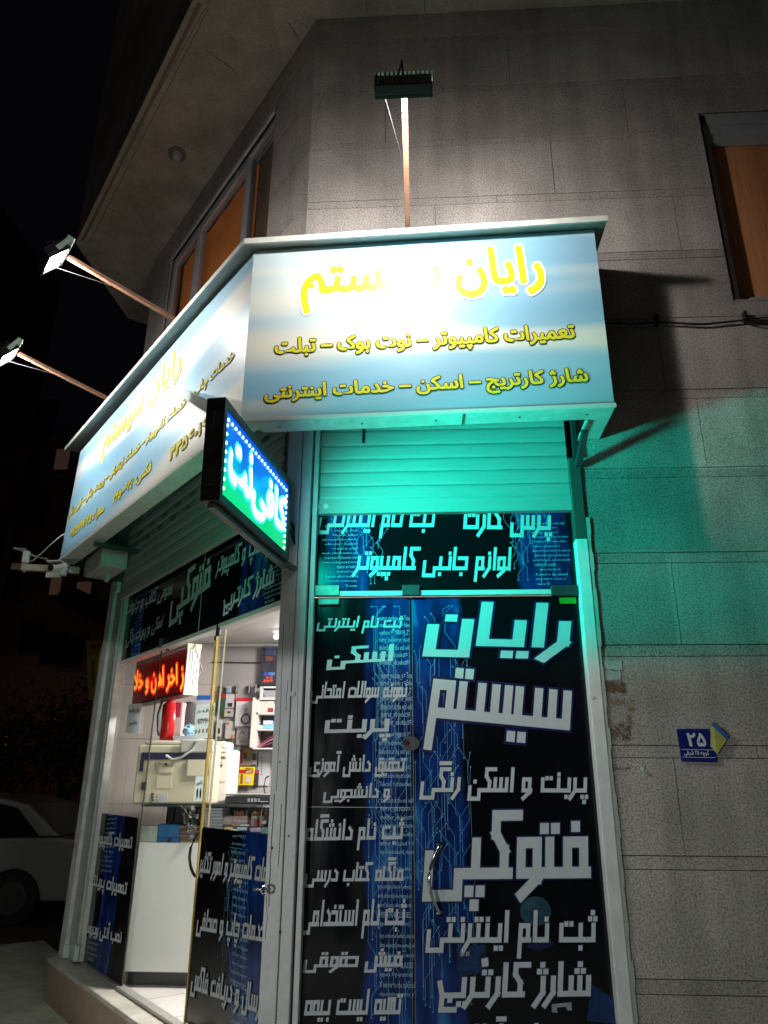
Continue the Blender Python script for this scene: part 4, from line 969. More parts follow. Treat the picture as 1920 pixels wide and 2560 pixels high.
for k, (za, hh, n0) in enumerate(((2.27, .030, 0), (1.99, .034, 0), (1.72, .028, 2), (1.44, .024, 4), (1.16, .022, 8), (.90, .022, 10))):
    code_print(dl_, V((xs - .155 + (k % 2) * .01, .0503, za - .26)), V((.148, 0, 0)), V((0, 0, .25)), NR, CODE[n0:n0 + 7], hh, rng, m=M_code, widen=.8)
ll = [('ثبت نام اینترنتی', c4, (172, 1030), (583, 1030), (190, 945)), ('اسکن', crop(740, 1380, 4.366), (330, 1292), (1050, 1252), (360, 1045)), ('نمونه سوالات امتحانی', c6, (143, 214), (607, 206), (158, 106)), ('پرینت', c6, (208, 400), (530, 392), (222, 270)),
      ('تحقیق دانش آموزی', c6, (138, 568), (600, 566), (152, 440)), ('و دانشجویی', c6, (206, 692), (528, 688), (218, 596)), ('ثبت نام دانشگاه', c6, (118, 922), (592, 914), (136, 745)), ('منگنه کتاب درسی', c6, (116, 1100), (592, 1096), (134, 955)),
      ('ثبت نام استخدامی', c6, (94, 1348), (600, 1340), (114, 1158)), ('فیش حقوقی', c6, (108, 1512), (588, 1508), (126, 1394)), ('تهیه لیست بیمه', c6, (112, 1745), (582, 1738), (132, 1590))]
for s, cr, bl, br, tl in ll: lettering(s, rp_(cr, bl, br, tl), NR, dl_, lift=.0025)
b = MB(); zz = onR(880, 2018, DO).z; b.box(lx0 + .01, lx1 - .01, .0500, .0509, zz - .0012, zz + .0012); b.build('film_seam', M_greenb, dl_)
rl = [('رایان', c4, (683, 1158), (1398, 1176), (728, 872), 1.4), ('سیستم', c6, (690, 432), (1388, 500), (738, 28), 1.5), ('پرینت و اسکن رنگی', c6, (670, 690), (1484, 694), (690, 488), 1.35), ('فتوکپی', c6, (682, 1212), (1500, 1206), (712, 728), 1.3),
      ('ثبت نام اینترنتی', c6, (698, 1440), (1528, 1438), (716, 1208), 1.35), ('شارژ کارتریج', c6, (745, 1700), (1496, 1690), (765, 1462), 1.35), ('تعمیرات آنلاین', c6, (800, 1960), (1500, 1950), (815, 1722), 1.35)]
for s, cr, bl, br, tl, ow in rl: lettering(s, rp_(cr, bl, br, tl), NR, dr_, lift=.002, outline=M_navy, ow=ow)
# small printed pictures low on the right leaf
M_globe = mat('printed_globe', (.02, .075, .12), .35, var=.7, scale=22); M_screen = mat('printed_screen', (.006, .03, .12), .35, var=.8, scale=25)
def flat(parent, cr, pts, m_, lift=.0006, name='printed_picture'):
    b_ = MB(); b_.poly([onR(*cr(*p), DO + lift) for p in pts]); return b_.build(name, m_, parent)
flat(dr_, c6, [(1232 + 75 * math.cos(t), 1212 - 72 * math.sin(t)) for t in [k * math.pi / 12 for k in range(24)]], M_globe, .0012)
flat(dr_, c6, [(1500, 1560), (1610, 1632), (1622, 1755), (1480, 1740)], M_screen, .0012); flat(dr_, c6, [(850, 1390), (990, 1370), (1000, 1500), (870, 1530)], M_screen, .0012); flat(dr_, c6, [(970, 1442), (1003, 1434), (1006, 1476), (975, 1480)], M_letter, .0016)
flat(dr_, c6, [(1186, 1385), (1225, 1340), (1310, 1350), (1322, 1372), (1250, 1405)], M_navy, .0014); flat(dr_, c6, [(1310, 1660), (1405, 1650), (1408, 1690), (1385, 1690), (1380, 1672), (1335, 1676), (1338, 1700), (1312, 1700)], mat('printed_robot_arm', (.30, .36, .42), .4, var=.4), .0014)
b = MB(); put(b, font_mesh('20 35', .02, rtl=False), font_mesh('20 35', .02, rtl=False), onR(*c6(868, 1428), DO), onR(*c6(912, 1426), DO), onR(*c6(870, 1408), DO), .002, NR); b.build('code_print', M_letter, dr_)
plate(796, 1496, 848, 1511, -.030, 'hinge_plate', M_patch, dl_); plate(1398, 1492, 1441, 1509, -.035, 'sticker', mat('green_sticker', (.10, .35, .02), .5), dr_, .002)
b = MB(); b.box(xs - .012, xs + .012, .064, .072, .345, lzt); b.build('light_leak_strip', M_black, dl_)  # added strip behind the seam, stops shop light leaking between the leaves
# lock and handle
def half_disc(parent, side, name, m_):
    c = onR(1027, 1858, DO + .012); r = .040; b_ = MB(); pts = [c + V((side * r * math.cos(t), 0, r * .78 * math.sin(t))) for t in [-math.pi / 2 + k * math.pi / 12 for k in range(13)]]
    b_.slab(pts, (0, .012, 0)); return b_.build(name, m_, parent)
lk = half_disc(dl_, -1, 'lock', mat('brushed_steel', (.16, .16, .17), .35, .8)); half_disc(dr_, 1, 'lock', mat('brushed_steel'))
b = MB(); c = onR(1014, 1857, DO + .014); b.tube([c, c + NR * .010], .013, 14); b.tube([c + NR * .010, c + NR * .014], .008, 12); b.build('keyhole', M_chrome, lk)
h0, h1 = onR(1099, 2113, DO), onR(1099, 2281, DO)
pts = [];
for k in range(13):
    t = k / 12; s = math.sin(math.pi * t); pts.append(h0.lerp(h1, t) + V((-.046 * s, -.055 * s ** .6 - .004, 0)))
b = MB(); b.tube(pts, .008, 8); b.tube([h0, h0 + NR * -.003, h0 + NR * .006], .014, 10); b.tube([h1, h1 + NR * .006], .014, 10); b.build('handle', M_chrome, dr_, smooth=True)

# ================================================================== LEFT SHOP FRONT: glazing
c2b = crop(220, 1350, 3.072)
def lp_(cr, bl, br, tl, off): return para(onL, cr, bl, br, tl, off)
tl_ = thing('transom_panel', 'dark green lit printed panel above the clear shop window, below the raised shutter', 'panel', Lw(1.3, -.03, 2.34))
b = MB(); b.lbox(.04, 2.66, -.035, -.025, 2.342, 2.99); b.build('glass', mat_film('long_transom_film', tuple(LD), -.85, .16, 4.), tl_)
b = MB(); b.quad(Lw(2.5, -.0245, 2.345), Lw(2.2, -.0245, 2.345), Lw(2.2, -.0245, 2.98), Lw(2.5, -.0245, 2.98)); b.build('film', mat_film('long_transom_film_far', tuple(LD), 1.02, .12, 6.), tl_)
for s, bl, br, tt in (('شارژ کارتریج', (1030, 590), (1422, 392), (1052, 392)), ('لپ تاپ و کامپیوتر', (974, 318), (1410, 118), (1000, 112)), ('فتوکپی', (616, 712), (930, 490), (655, 322)), ('سیمی کتاب و جزوات', (288, 606), (638, 452), (312, 468)), ('اسکن و پرینت رنگی', (284, 846), (566, 706), (306, 700))):
    lettering(s, lp_(c2b, bl, br, tt, -.025), LN, tl_, lift=.002)
code_print(tl_, Lw(.30, -.0243, 2.36), -LD * .22, V((0, 0, .2)), LN, CODE[6:14], .014, rng); code_print(tl_, Lw(2.46, -.0238, 2.36), -LD * .22, V((0, 0, .42)), LN, CODE[2:16], .013, rng, flip=True)
circuits(tl_, Lw(.45, -.0243, 2.35), -LD * .38, V((0, 0, .5)), LN, 22, rng, lift=.0002)
b = MB(); b.lbox(1.155, 1.162, -.026, -.0236, 2.345, 2.9); b.build('film_seam', M_greenb, tl_)
# fixed pane (far) and door leaf (near)
c8 = crop(160, 2040, 4.254); c7 = crop(0, 1960, 2.183); GO = -.028
fp = thing('fixed_glass_pane', 'fixed clear shop window pane at the far left, blue film on its lower part', 'window', Lw(2.2, GO, .35))
b = MB(); q = [onL(197, 2405, GO), onL(302, 2487, GO), onL(405, 1612, GO), onL(318, 1640, GO)]; b.slab(q, LN * -.008); gpn = b.build('glass', M_glass, fp)
b = MB(); e0, e1 = onL(302, 2487, GO + .001), onL(405, 1612, GO + .001); b.bar(e0, e1, .010, .006, LN); b.build('glass_edge', mat('dark_glass_edge', (.03, .035, .03), .3), gpn)
fq = [onL(197.5, 2406, GO + .002), onL(300.5, 2486, GO + .002), onL(346, 2050, GO + .002), onL(343, 2044, GO + .002), onL(242.8, 2031, GO + .002)]
b = MB(); b.poly(fq); b.build('film', mat_film('fixed_pane_film', tuple(LD), -.0 + .07, .17, 9.), fp)
for s, bl, br, tt in (('تعمیرات کامپیوتر', (328, 345), (724, 416), (346, 148)), ('تعمیرات پرینتر', (280, 792), (662, 908), (306, 590)), ('نصب آنتی ویروس', (214, 1274), (606, 1400), (238, 1070))):
    lettering(s, lp_(c8, bl, br, tt, GO + .003), LN, fp, M_letter, lift=.002, outline=M_greyd, ow=1.4)
code_print(fp, onL(*c8(392, 590), GO + .0025), onL(*c8(520, 605), GO + .0025) - onL(*c8(392, 590), GO + .0025), V((0, 0, .38)), LN, CODE[0:13], .016, rng)
code_print(fp, onL(*c8(230, 1520), GO + .0025), onL(*c8(380, 1580), GO + .0025) - onL(*c8(230, 1520), GO + .0025), V((0, 0, .22)), LN, CODE[7:14], .016, rng)
b = MB(); q = onL(408, 1607, GO + .01); b.par(q - ZUP * .03, LD * .03, LN * .02, ZUP * .06); q = onL(425, 1608, GO - .02); b.par(q - ZUP * .05, LD * .02, LN * .02, ZUP * .07); b.build('clamp', M_greyd, fp)
sd_ = thing('glass_door', 'clear glass door with yellowed edge, a bowed brown handle and a blue printed film below', 'door', Lw(.4, -.05, .35))
G2 = -.045
b = MB(); q = [onL(463, 2562, G2), Lw(.03, G2, .345), Lw(.03, G2, 2.315), onL(545, 1570, G2)]; b.slab(q, LN * -.008); gd = b.build('glass', M_glass, sd_)
b = MB(); b.bar(onL(462, 2568, G2), onL(546, 1566, G2), .010, .014, LN); b.build('glass_edge', M_brass, gd)
b = MB(); b.bar(onL(519, 2080, G2 - .03), onL(566, 1560, G2 - .03), .006, .010, LN); b.build('glass_edge', mat('pale_glass_edge', (.66, .60, .42), .25), gd)
fq = [onL(458, 2560, G2 + .002), Lw(.035, G2 + .002, onL(660, 2560, G2).z), Lw(.035, G2 + .002, onL(*c7(1443, 275), G2).z), onL(*c7(1112, 234), G2 + .002), onL(*c7(1104, 244), G2 + .002)]
fq = [V(p) for p in fq]; fq[0].z = .36; fq[1].z = .36
fc = sum(fq, V()) * (1 / 5)
b = MB(); b.poly(fq); b.build('film', mat_film('sliding_door_film', tuple(LD), -.13, .19, 12.), sd_)
for s, bl, br, tt in (('خدمات کامپیوتر و امور تکثیر', (1078, 528), (1500, 600), (1100, 368)), ('خدمات چاپ و صحافی', (1070, 846), (1444, 924), (1088, 676)), ('ارسال و دریافت فاکس', (1040, 1160), (1428, 1310), (1060, 985))):
    lettering(s, lp_(c7, bl, br, tt, G2 + .003), LN, sd_, lift=.002, outline=M_greyd, ow=1.5)
for k, (yb, n0, nl, hh) in enumerate(((420, 0, 6, .018), (760, 1, 8, .018), (1080, 5, 7, .018), (1300, 8, 5, .017))):
    p = onL(*c7(1260, yb), G2 + .0025); code_print(sd_, p, -LD * .15, V((0, 0, .035 * nl)), LN, CODE[n0:n0 + nl], hh, rng)
p = onL(*c7(1180, 1300), G2 + .0022); circuits(sd_, p, -LD * .26, V((0, 0, .75)), LN, 40, rng, lift=.0003)
hp = [onL(*c7(*q), G2 + o) for q, o in (((1085, 270), 0.), ((1062, 300), .03), ((1040, 350), .045), ((1034, 400), .048), ((1040, 450), .04), ((1052, 485), .025), ((1066, 503), 0.))]
b = MB(); b.tube(hp, .008, 8); b.build('handle', mat('dark_brown_handle', (.04, .015, .012), .3), sd_, smooth=True)
b = MB(); q = onL(548, 1566, G2 + .02); b.par(q - ZUP * .06, LD * -.03, LN * .02, ZUP * .07); q = onL(541, 1590, G2 + .01); b.par(q - ZUP * .03, LD * -.015, LN * .015, ZUP * .03); b.build('clamp', M_black, sd_, bevel=.006)
# notices stuck to the glass
def notice(label, cr, quad, off, lines, m_=None, name='paper_notice', extra=None):
    q = [onL(*cr(*p), off) for p in quad]                    # BL BR TR TL
    b_ = MB(); b_.slab(q, LN * -.0012); o = b_.build(name, m_ or M_paper, None); tag(o, label, 'notice')
    for s, u0, u1, v0, v1 in lines:
        f = lambda u, v: (q[0].lerp(q[1], u)) * (1 - v) + (q[3].lerp(q[2], u)) * v
        lettering(s, [f(u0, v0), f(u1, v0), f(u0, v1)], LN, o, M_ink, 'noto', bold=.03, lift=.001, name='printed_words')
    return o, q
c5 = crop(200, 1460, 2.765)
notice('grey paper notice on the far window pane under the red display', c5, [(315, 1030), (405, 1033), (425, 825), (336, 830)], -.022, [('چاپ ابلاغیه', .12, .9, .66, .84), ('دادگستری', .2, .85, .26, .44)], mat_paper('greyish_paper', (.75, .80, .82)))
n2, q2 = notice('white notice with a phone number and round app icons behind the yellowed glass edge', c5, [(782, 1075), (915, 1062), (935, 820), (805, 835)], -.06, [('ارسال فایل جهت چاپ', .08, .95, .72, .86), ('۰۹۱۲۴۷۹۷۰۲۵', .12, .92, .42, .58)], mat_paper('pale_paper', (.78, .84, .82)))
f2 = lambda u, v: (q2[0].lerp(q2[1], u)) * (1 - v) + (q2[3].lerp(q2[2], u)) * v
for k, cc in enumerate(((.03, .12, .14), (.15, .45, .08), (.65, .16, .03), (.35, .05, .05), (.05, .12, .22))):
    b = MB(); c = f2(.12 + k * .19, .22); b.tube([c + LN * .0006, c + LN * .0014], .012, 12); ic = b.build('app_icon', mat('icon_%d' % k, cc, .5), n2)
    b = MB(); b.tube([c + LN * .0015, c + LN * .0019], .006, 10); b.build('icon_mark', M_paper, ic)
n3, q3 = notice('white notice with three black door arrows on the beige copier', c5, [(785, 1500), (875, 1500), (882, 1330), (800, 1330)], -.07, [('درب کشویی', .1, .95, .62, .84)], mat_paper('pale_paper', (.78, .84, .82)))
f3 = lambda u, v: (q3[0].lerp(q3[1], u)) * (1 - v) + (q3[3].lerp(q3[2], u)) * v
for k in range(3):
    b = MB(); u = .25 + k * .26; b.poly([f3(u - .07, .2) + LN * .001, f3(u, .05) + LN * .001, f3(u + .07, .2) + LN * .001, f3(u + .07, .42) + LN * .001, f3(u, .55) + LN * .001, f3(u - .07, .42) + LN * .001]); b.build('arrow_mark', M_ink, n3)

# ================================================================== INSIDE THE SHOP
def IB(px0, py0, px1, py1, y, depth):
    a, c = onR(px0, py0, -y), onR(px1, py1, -y); return (min(a.x, c.x), max(a.x, c.x), y, y + depth, c.z, a.z)
def ibox(label, cat, px0, py0, px1, py1, y, depth, m_, name, bevel=.004, group=None):
    b_ = MB(); b_.box(*IB(px0, py0, px1, py1, y, depth)); o = b_.build(name, m_, None, bevel=bevel)
    return tag(o, label, cat, group)
def ipart(px0, py0, px1, py1, y, m_, name, parent, th=.004):
    b_ = MB(); b_.box(*IB(px0, py0, px1, py1, y, th)); return b_.build(name, m_, parent)
# counter
CY = 1.50
xa, xb = onR(345, 2107, -CY).x, -.75; zp0, zp1 = onR(400, 2430, -CY).z, onR(400, 2107, -CY).z; ztop = 1.345
ct = thing('shop_counter', 'white fronted counter with a glass display case on top', 'counter', (-1.3, CY, FZ))
b = MB(); b.box(xa, xb, CY, CY + .02, zp0, zp1); b.build('front_panel', mat('white_counter_panel', (.56, .58, .54), .35, var=.07, scale=2), ct)
b = MB(); b.box(xa, xb, CY + .08, CY + .5, FZ - .003, zp0 - .002); b.build('kick_board', M_greyd, ct)
b = MB(); b.box(xa, xb, CY + .022, CY + .52, zp1 - .02, zp1 - .002); b.build('case_shelf', M_offwhite, ct)
b = MB(); b.box(xa, xb, CY - .01, CY + .55, ztop - .012, ztop); b.build('glass_top', mat('smoked_glass_top', (.03, .045, .042), .1), ct)
b = MB(); b.box(xa, xb, CY + .5, CY + .52, zp1, ztop - .013); b.build('case_back', mat('dark_case_back', (.05, .048, .045), .6), ct)
b = MB(); b.box(xa, xb, CY - .004, CY + .002, zp1 + .002, ztop - .013); b.build('case_glass', M_glass, ct)
# goods in the case
gy = CY + .06
ibox('pale green ring binder book standing in the glass case', 'book', 350, 2064, 394, 2105, gy, .15, mat('pale_green_cover', (.48, .56, .46), .5), 'book')
bf_ = ibox('bright blue file box with a clasp in the glass case', 'file box', 394, 2061, 447, 2106, gy, .2, mat('bright_blue_plastic', (.01, .16, .42), .35), 'file_box'); ipart(419, 2096, 428, 2106, gy - .004, M_black, 'clasp', bf_); ipart(393, 2092, 447, 2094, gy - .003, M_navy, 'lid_line', bf_)
st = thing('notebook_stack', 'stack of mixed coloured notebooks beside the blue file box', 'notebooks', onR(475, 2106, -gy))
for k in range(9):
    yy = 2106 - k * 4.6; ipart(449 + rng.uniform(0, 5), yy - 4, 505 - rng.uniform(0, 6), yy, gy, mat('cover_%d' % (k % 5), [(.30, .22, .10), (.10, .16, .08), (.28, .06, .05), (.30, .28, .22), (.12, .08, .16)][k % 5], .5), 'notebook', st, .16)
gs = thing('binder_stack', 'stack of pale blue grey plastic binders in the glass case', 'binders', onR(530, 2070, -gy))
for k in range(7): ipart(512, 2020 + k * 7.6, 556, 2026.5 + k * 7.6, gy, mat('pale_binder', (.52, .58, .60), .25), 'binder', gs, .2)
tb = ibox('white plastic tub behind the near case glass', 'tub', 557, 2040, 579, 2064, gy, .08, mat('white_tub', (.62, .56, .52), .4), 'tub', .012)
def pencils(px0, px1, label, m_, lab=None):
    a = IB(px0, 2040, px1, 2066, gy, .06); t = thing('pencil_box', label, 'pencil box', (a[0], gy, a[4]), 'boxes of pencils in the case')
    b_ = MB(); b_.box(*a); o = b_.build('box', m_, t)
    for k in range(14):
        x = rng.uniform(a[0] + .005, a[1] - .005); b_ = MB(); zt_ = a[5] + rng.uniform(.008, .028); b_.tube([V((x, gy + rng.uniform(.005, .05), a[5] - .02)), V((x + rng.uniform(-.006, .006), gy + .02, zt_)), V((x, gy + .02, zt_ + .012))], [.0035, .0035, .0005], 6); b_.build('pencil', mat('pencil_wood_%d' % (k % 3), [(.62, .30, .16), (.55, .20, .10), (.60, .42, .24)][k % 3], .5), t)
    if lab: ipart(px0 + 8, 2050, px1 - 4, 2064, gy - .003, mat('red_label', (.45, .02, .02), .4), 'label', t)
pencils(580, 618, 'pink translucent box full of orange pencils', mat('pink_box', (.55, .28, .24), .3)); pencils(628, 654, 'clear box of pencils with a red label', mat('smoky_box', (.30, .24, .22), .3), 1)
er = [((.62, .55, .22), 560, 2068, 580, 2074), ((.60, .36, .36), 560, 2075, 570, 2084), ((.55, .56, .58), 598, 2061, 622, 2066), ((.30, .45, .45), 592, 2068, 616, 2076), ((.42, .34, .50), 626, 2069, 652, 2080), ((.60, .50, .28), 575, 2073, 594, 2082), ((.10, .25, .2), 654, 2068, 668, 2084), ((.5, .5, .55), 654, 2050, 664, 2060)]
for k, (cc, a0, b0, a1, b1) in enumerate(er):
    ibox(['yellow eraser pack in front of the white tub', 'pink eraser at the left of the loose erasers', 'white correction stick before the pink pencil box', 'teal eraser under the white correction stick', 'lilac pencil sharpener under the red label', 'small orange yellow eraser next to the pink one', 'dark green packet next to the corner post', 'pale roll beside the red labelled pencils'][k], 'stationery', a0, b0, a1, b1, gy - .03, .025, mat('eraser_%d' % k, cc, .4), 'eraser', .004)
# crumpled plastic bag hanging at the counter edge
b = MB(); g = 9; top = (445, 500, 2012); R_ = random.Random(3); rows = []
for j in range(g):
    t = j / (g - 1); w0, w1 = (448 + 22 * t ** .8, 502 - 18 * t)
    rows.append([onR(w0 + (w1 - w0) * i / 7, 2013 + 88 * t, -(CY - .02)) + V((0, R_.uniform(-.018, .018), R_.uniform(-.006, .006))) for i in range(8)])
for j in range(g - 1):
    for i in range(7): b.quad(rows[j][i], rows[j + 1][i], rows[j + 1][i + 1], rows[j][i + 1])
mpl = mat_glass('crumpled_clear_plastic', (.86, .86, .86), .9)
tag(b.build('plastic_bag', mpl, None), 'crumpled clear plastic bag hanging over the counter edge', 'bag')
# copier
cp_ = thing('photocopier', 'beige desktop photocopier with a navy band standing on the counter', 'copier', (-1.6, 1.62, ztop))
KY = 1.53
b = MB(); b.box(*IB(346, 1862, 524, 2011, KY, .40)); b.build('body', M_beige, cp_, bevel=.012)
b = MB(); b.box(*IB(362, 1851, 518, 1861.5, KY + .02, .36)); b.build('scanner_lid', mat('pale_beige_lid', (.55, .52, .40), .4), cp_, bevel=.01)
b = MB(); b.box(*IB(452, 1848, 532, 1882, KY - .03, .02)); b.build('document_tray', mat('grey_tray', (.38, .38, .34), .3), cp_, bevel=.012)
ipart(354, 1881, 515, 1899, KY - .006, mat('navy_band', (.012, .016, .05), .4), 'band', cp_, .01); ipart(351, 1899, 357, 1928, KY - .006, MATS['navy_band'], 'band', cp_, .01)
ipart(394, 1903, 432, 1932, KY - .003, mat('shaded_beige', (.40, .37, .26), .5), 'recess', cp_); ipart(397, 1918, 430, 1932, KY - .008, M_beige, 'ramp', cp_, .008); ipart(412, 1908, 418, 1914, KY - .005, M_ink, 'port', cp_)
ipart(470, 1899, 514, 1940, KY - .02, M_beige, 'side_module', cp_, .02); ipart(392, 1941, 427, 1971, KY - .003, M_beige, 'panel_door', cp_); ipart(395, 1985, 417, 2006, KY - .003, mat('silver_label', (.42, .42, .44), .5), 'label', cp_)
for k in range(3): ipart(379, 1983 + k * 7.5, 384, 1987 + k * 7.5, KY - .004, M_ink, 'socket', cp_)
ipart(354, 1955, 365, 1974, KY - .004, M_greyd, 'latch', cp_)
for k in range(14): ipart(515, 1901 + k * 2.6, 522, 1902.4 + k * 2.6, KY - .004, M_greyd, 'vent', cp_)
b = MB(); b.tube([onR(*c5(*q), -(KY - .03)) for q in ((595, 1185), (640, 1215), (700, 1200), (780, 1140), (800, 1090))], .009, 8); b.build('hose', mat('clear_grey_hose', (.35, .34, .32), .2), cp_, smooth=True)
pr2 = thing('printer', 'off white office printer standing on the counter right of the beige copier', 'printer', (-1.4, 1.8, ztop))
b = MB(); b.box(*IB(527, 1872, 566, 2008, 1.72, .3)); b.build('body', M_offwhite, pr2, bevel=.015); b = MB(); b.box(*IB(529, 1853, 562, 1871, 1.74, .25)); b.build('lid', M_offwhite, pr2, bevel=.012)
for yy in (1868, 1880, 1896): ipart(528, yy, 564, yy + 1.2, 1.717, M_greyd, 'seam', pr2)
ipart(547, 1911, 555, 1917, 1.716, M_ink, 'port', pr2); ipart(549, 1905, 556, 1906.5, 1.716, M_ink, 'slot', pr2); ipart(549, 1891, 562, 1895, 1.716, M_greyd, 'marking', pr2); ipart(536, 1954, 562, 1955, 1.717, M_greyd, 'seam', pr2)
kb = thing('black_printer', 'flat black device with a row of grey keys at the near end of the counter', 'printer', (-1.2, 1.56, ztop))
b = MB(); b.box(*IB(563, 1990, 700, 2011, 1.56, .3)); b.build('body', M_black, kb, bevel=.006); b = MB(); b.box(*IB(563, 1984, 700, 1989.5, 1.60, .25)); b.build('lid', mat('grey_lid', (.22, .23, .22), .3), kb, bevel=.004)
for k in range(8): ipart(619 + (k % 4) * 8.5, 2001 - (k // 4) * 4.5, 624 + (k % 4) * 8.5, 2004 - (k // 4) * 4.5, 1.556, mat('grey_key', (.42, .42, .42), .4), 'key', kb)
ipart(652, 2003, 668, 2005, 1.556, MATS['grey_key'], 'key', kb)
# scrolling LED display
G3 = -.10
sA, sB = onL(335, 1700, G3).s if False else sL(onL(335, 1700, G3)), sL(onL(462, 1680, G3))
zA, zB = onL(463.8, 1611, G3).z, onL(457.6, 1735, G3).z
ldp = thing('led_display', 'red scrolling LED display hanging behind the shop window', 'display', Lw(sB, G3, zA))
b = MB(); b.lbox(sA, sB, G3 - .09, G3 - .004, zB, zA); b.build('case', mat('brown_black_case', (.05, .02, .02), .4), ldp)
mled = mat('dark_red_led_screen', (.12, .006, .006), .25, var=.2, emis=(1, .01, .01), es=.05)
b = MB(); b.quad(Lw(sA - .012, G3 - .003, zB + .02), Lw(sB + .012, G3 - .003, zB + .02), Lw(sB + .012, G3 - .003, zA - .02), Lw(sA - .012, G3 - .003, zA - .02)); scn = b.build('screen', mled, ldp)
M_ledt = mat_emit('amber_led_letters', (1, .30, .02), 2.1); M_ledr = mat_emit('red_led_glow', (1, .012, .006), 1.0)
d_ = font_mesh('ز اخر اهن و خلا', .02); dg = font_mesh('ز اخر اهن و خلا', .10)
pA_ = [onL(*crop(330, 1560, 6.504)(*q), G3 - .003) for q in ((40, 1165), (850, 1075), (52, 770))]
m_ = MB(); put(m_, dg, d_, *pA_, .002, LN); m_.build('letter_glow', M_ledr, scn)
m_ = MB(); put(m_, d_, d_, *pA_, .004, LN); m_.build('led_lettering', M_ledt, scn)
b = MB()
for k in range(20):
    z = zB + .03 + (zA - zB - .06) * k / 19; b.lbox(sA - .02, sB + .02, G3 + .0045, G3 + .005, z - .0013, z + .0013)
b.build('row_mask', mat('dark_red_mask', (.05, .003, .003), .5), scn)
b = MB(); b.lbox(sB, sB - .004, G3 - .092, G3 - .002, zB + .03, zA - .03)
for k in range(5): b.lbox(sB - .004, sB - .008, G3 - .085 + k * .018, G3 - .077 + k * .018, zB + .03, zA - .03)
b.build('end_profile', M_white, ldp)
b = MB(); b.lbox(sB + .004, sB - .012, G3 - .095, G3 + .0, zA - .03, zA + .002); b.lbox(sB + .004, sB - .012, G3 - .095, G3 + .0, zB - .004, zB + .03); b.build('end_cap', mat('cream_end_cap', (.55, .50, .33), .4), ldp)
b = MB(); q = Lw(sB - .015, G3 - .05, zA); b.tube([q, q + ZUP * -.05 + LD * -.02 , q + ZUP * -.16 + LN * -.05 + LD * -.02, q + ZUP * -.24 + LN * -.02 + LD * -.01], .004, 6); b.build('cable', M_wcable, ldp, smooth=True)
rl_ = lamp('POINT', 'led_display_glow', Lw((sA + sB) / 2 + .12, G3 + .03, (zA + zB) / 2 - .02), power=.45, color=(1, .02, .01), radius=.05)
# things on and behind the copier
ex = thing('fire_extinguisher', 'red fire extinguisher with a black hose standing behind the copier', 'extinguisher', onR(420, 1850, -1.72))
c = onR(421, 1850, -1.72); zt_ = onR(421, 1752, -1.72).z
b = MB(); b.tube([c, c + ZUP * .005, V((c.x, c.y, zt_ - .03)), V((c.x, c.y, zt_))], [.058, .062, .062, .03], 20); b.build('cylinder', mat('red_paint', (.48, .012, .015), .25), ex, smooth=True)
b = MB(); b.tube([V((c.x - .05, c.y - .06, zt_)), V((c.x - .065, c.y - .075, zt_ - .1)), V((c.x - .055, c.y - .075, zt_ - .2)), V((c.x - .045, c.y - .07, zt_ - .24))], .009, 8); b.build('hose', M_black, ex, smooth=True)
bk = ibox('red and white book standing beside the fire extinguisher', 'book', 436, 1756, 450, 1848, 1.68, .14, mat('red_white_book', (.55, .38, .36), .4), 'book'); ipart(436, 1756, 450, 1792, 1.677, mat('red_cover', (.42, .015, .05), .4), 'cover_band', bk)
b = MB(); R_ = random.Random(5)
for k in range(1): b.sphere(onR(470, 1795, -1.78), .085, 14, 10, (.75, .5, 1.35))
o = b.build('black_bag', mat('black_cloth', (.035, .032, .036), .7, bump=.6, scale=9), None, smooth=True); tag(o, 'black cloth bag leaning behind the white notice', 'bag')
b = MB(); b.sphere(onR(472, 1826, -1.62), .042, 12, 8, (1.05, .8, .9))
for i, v in enumerate(b.v): b.v[i] = v + V((R_.uniform(-.007, .007), R_.uniform(-.007, .007), R_.uniform(-.007, .007)))
tag(b.build('plastic_bundle', mat('pale_blue_film', (.22, .42, .56), .15), None), 'pale blue crumpled plastic bundle on the copier lid', 'bundle')
pst = thing('paper_stack', 'grey stack of papers lying on the copier lid', 'papers', onR(460, 1850, -1.6))
for k in range(3): ipart(432 + k, 1839 + k * 4, 488 - k, 1842.5 + k * 4, 1.58, mat('grey_paper', (.42, .43, .46), .6), 'paper', pst, .2)
# back wall: hooks, hanging packets, shelf
HY = BY - .03
for k, px in enumerate((556, 592, 624, 640)):
    b = MB(); q = onR(px, 1722, -HY); b.box(q.x - .008, q.x + .008, HY + .0, BY - .002, q.z - .03, q.z + .03); b.box(q.x + .006, q.x + .010, HY - .03, HY, q.z - .03, q.z + .03); o = b.build('wall_hook', M_chrome, None); tag(o, 'steel display hook bracket on the grey back wall above the packets', 'hook', 'display hooks on the back wall')
def packet(label, px0, py0, px1, py1, y, cc, parts=(), tilt=0., cat='packet', name='hanging_packet', rough=.35):
    a = IB(px0, py0, px1, py1, y, .012); b_ = MB()
    n = 5; w = a[1] - a[0]; h = a[5] - a[4]
    fr_ = []
    pts = [V((a[0] + tilt * 0, y, a[4])), V((a[1], y, a[4])), V((a[1] - tilt * w, y, a[5])), V((a[0] - tilt * w, y, a[5]))]
    b_.slab(pts, (0, .014, 0)); o = b_.build(name, mat('pk_' + label[:24], cc, rough, var=.08), None, bevel=.004); tag(o, label, cat)
    for nm, u0, v0, u1, v1, c2_ in parts:
        p_ = MB(); p_.box(a[0] + w * u0, a[0] + w * u1, y - .003, y - .0005, a[4] + h * v0, a[4] + h * v1); p_.build(nm, mat('pp_%s_%s' % (label[:12], nm), c2_, .4), o)
    return o, a
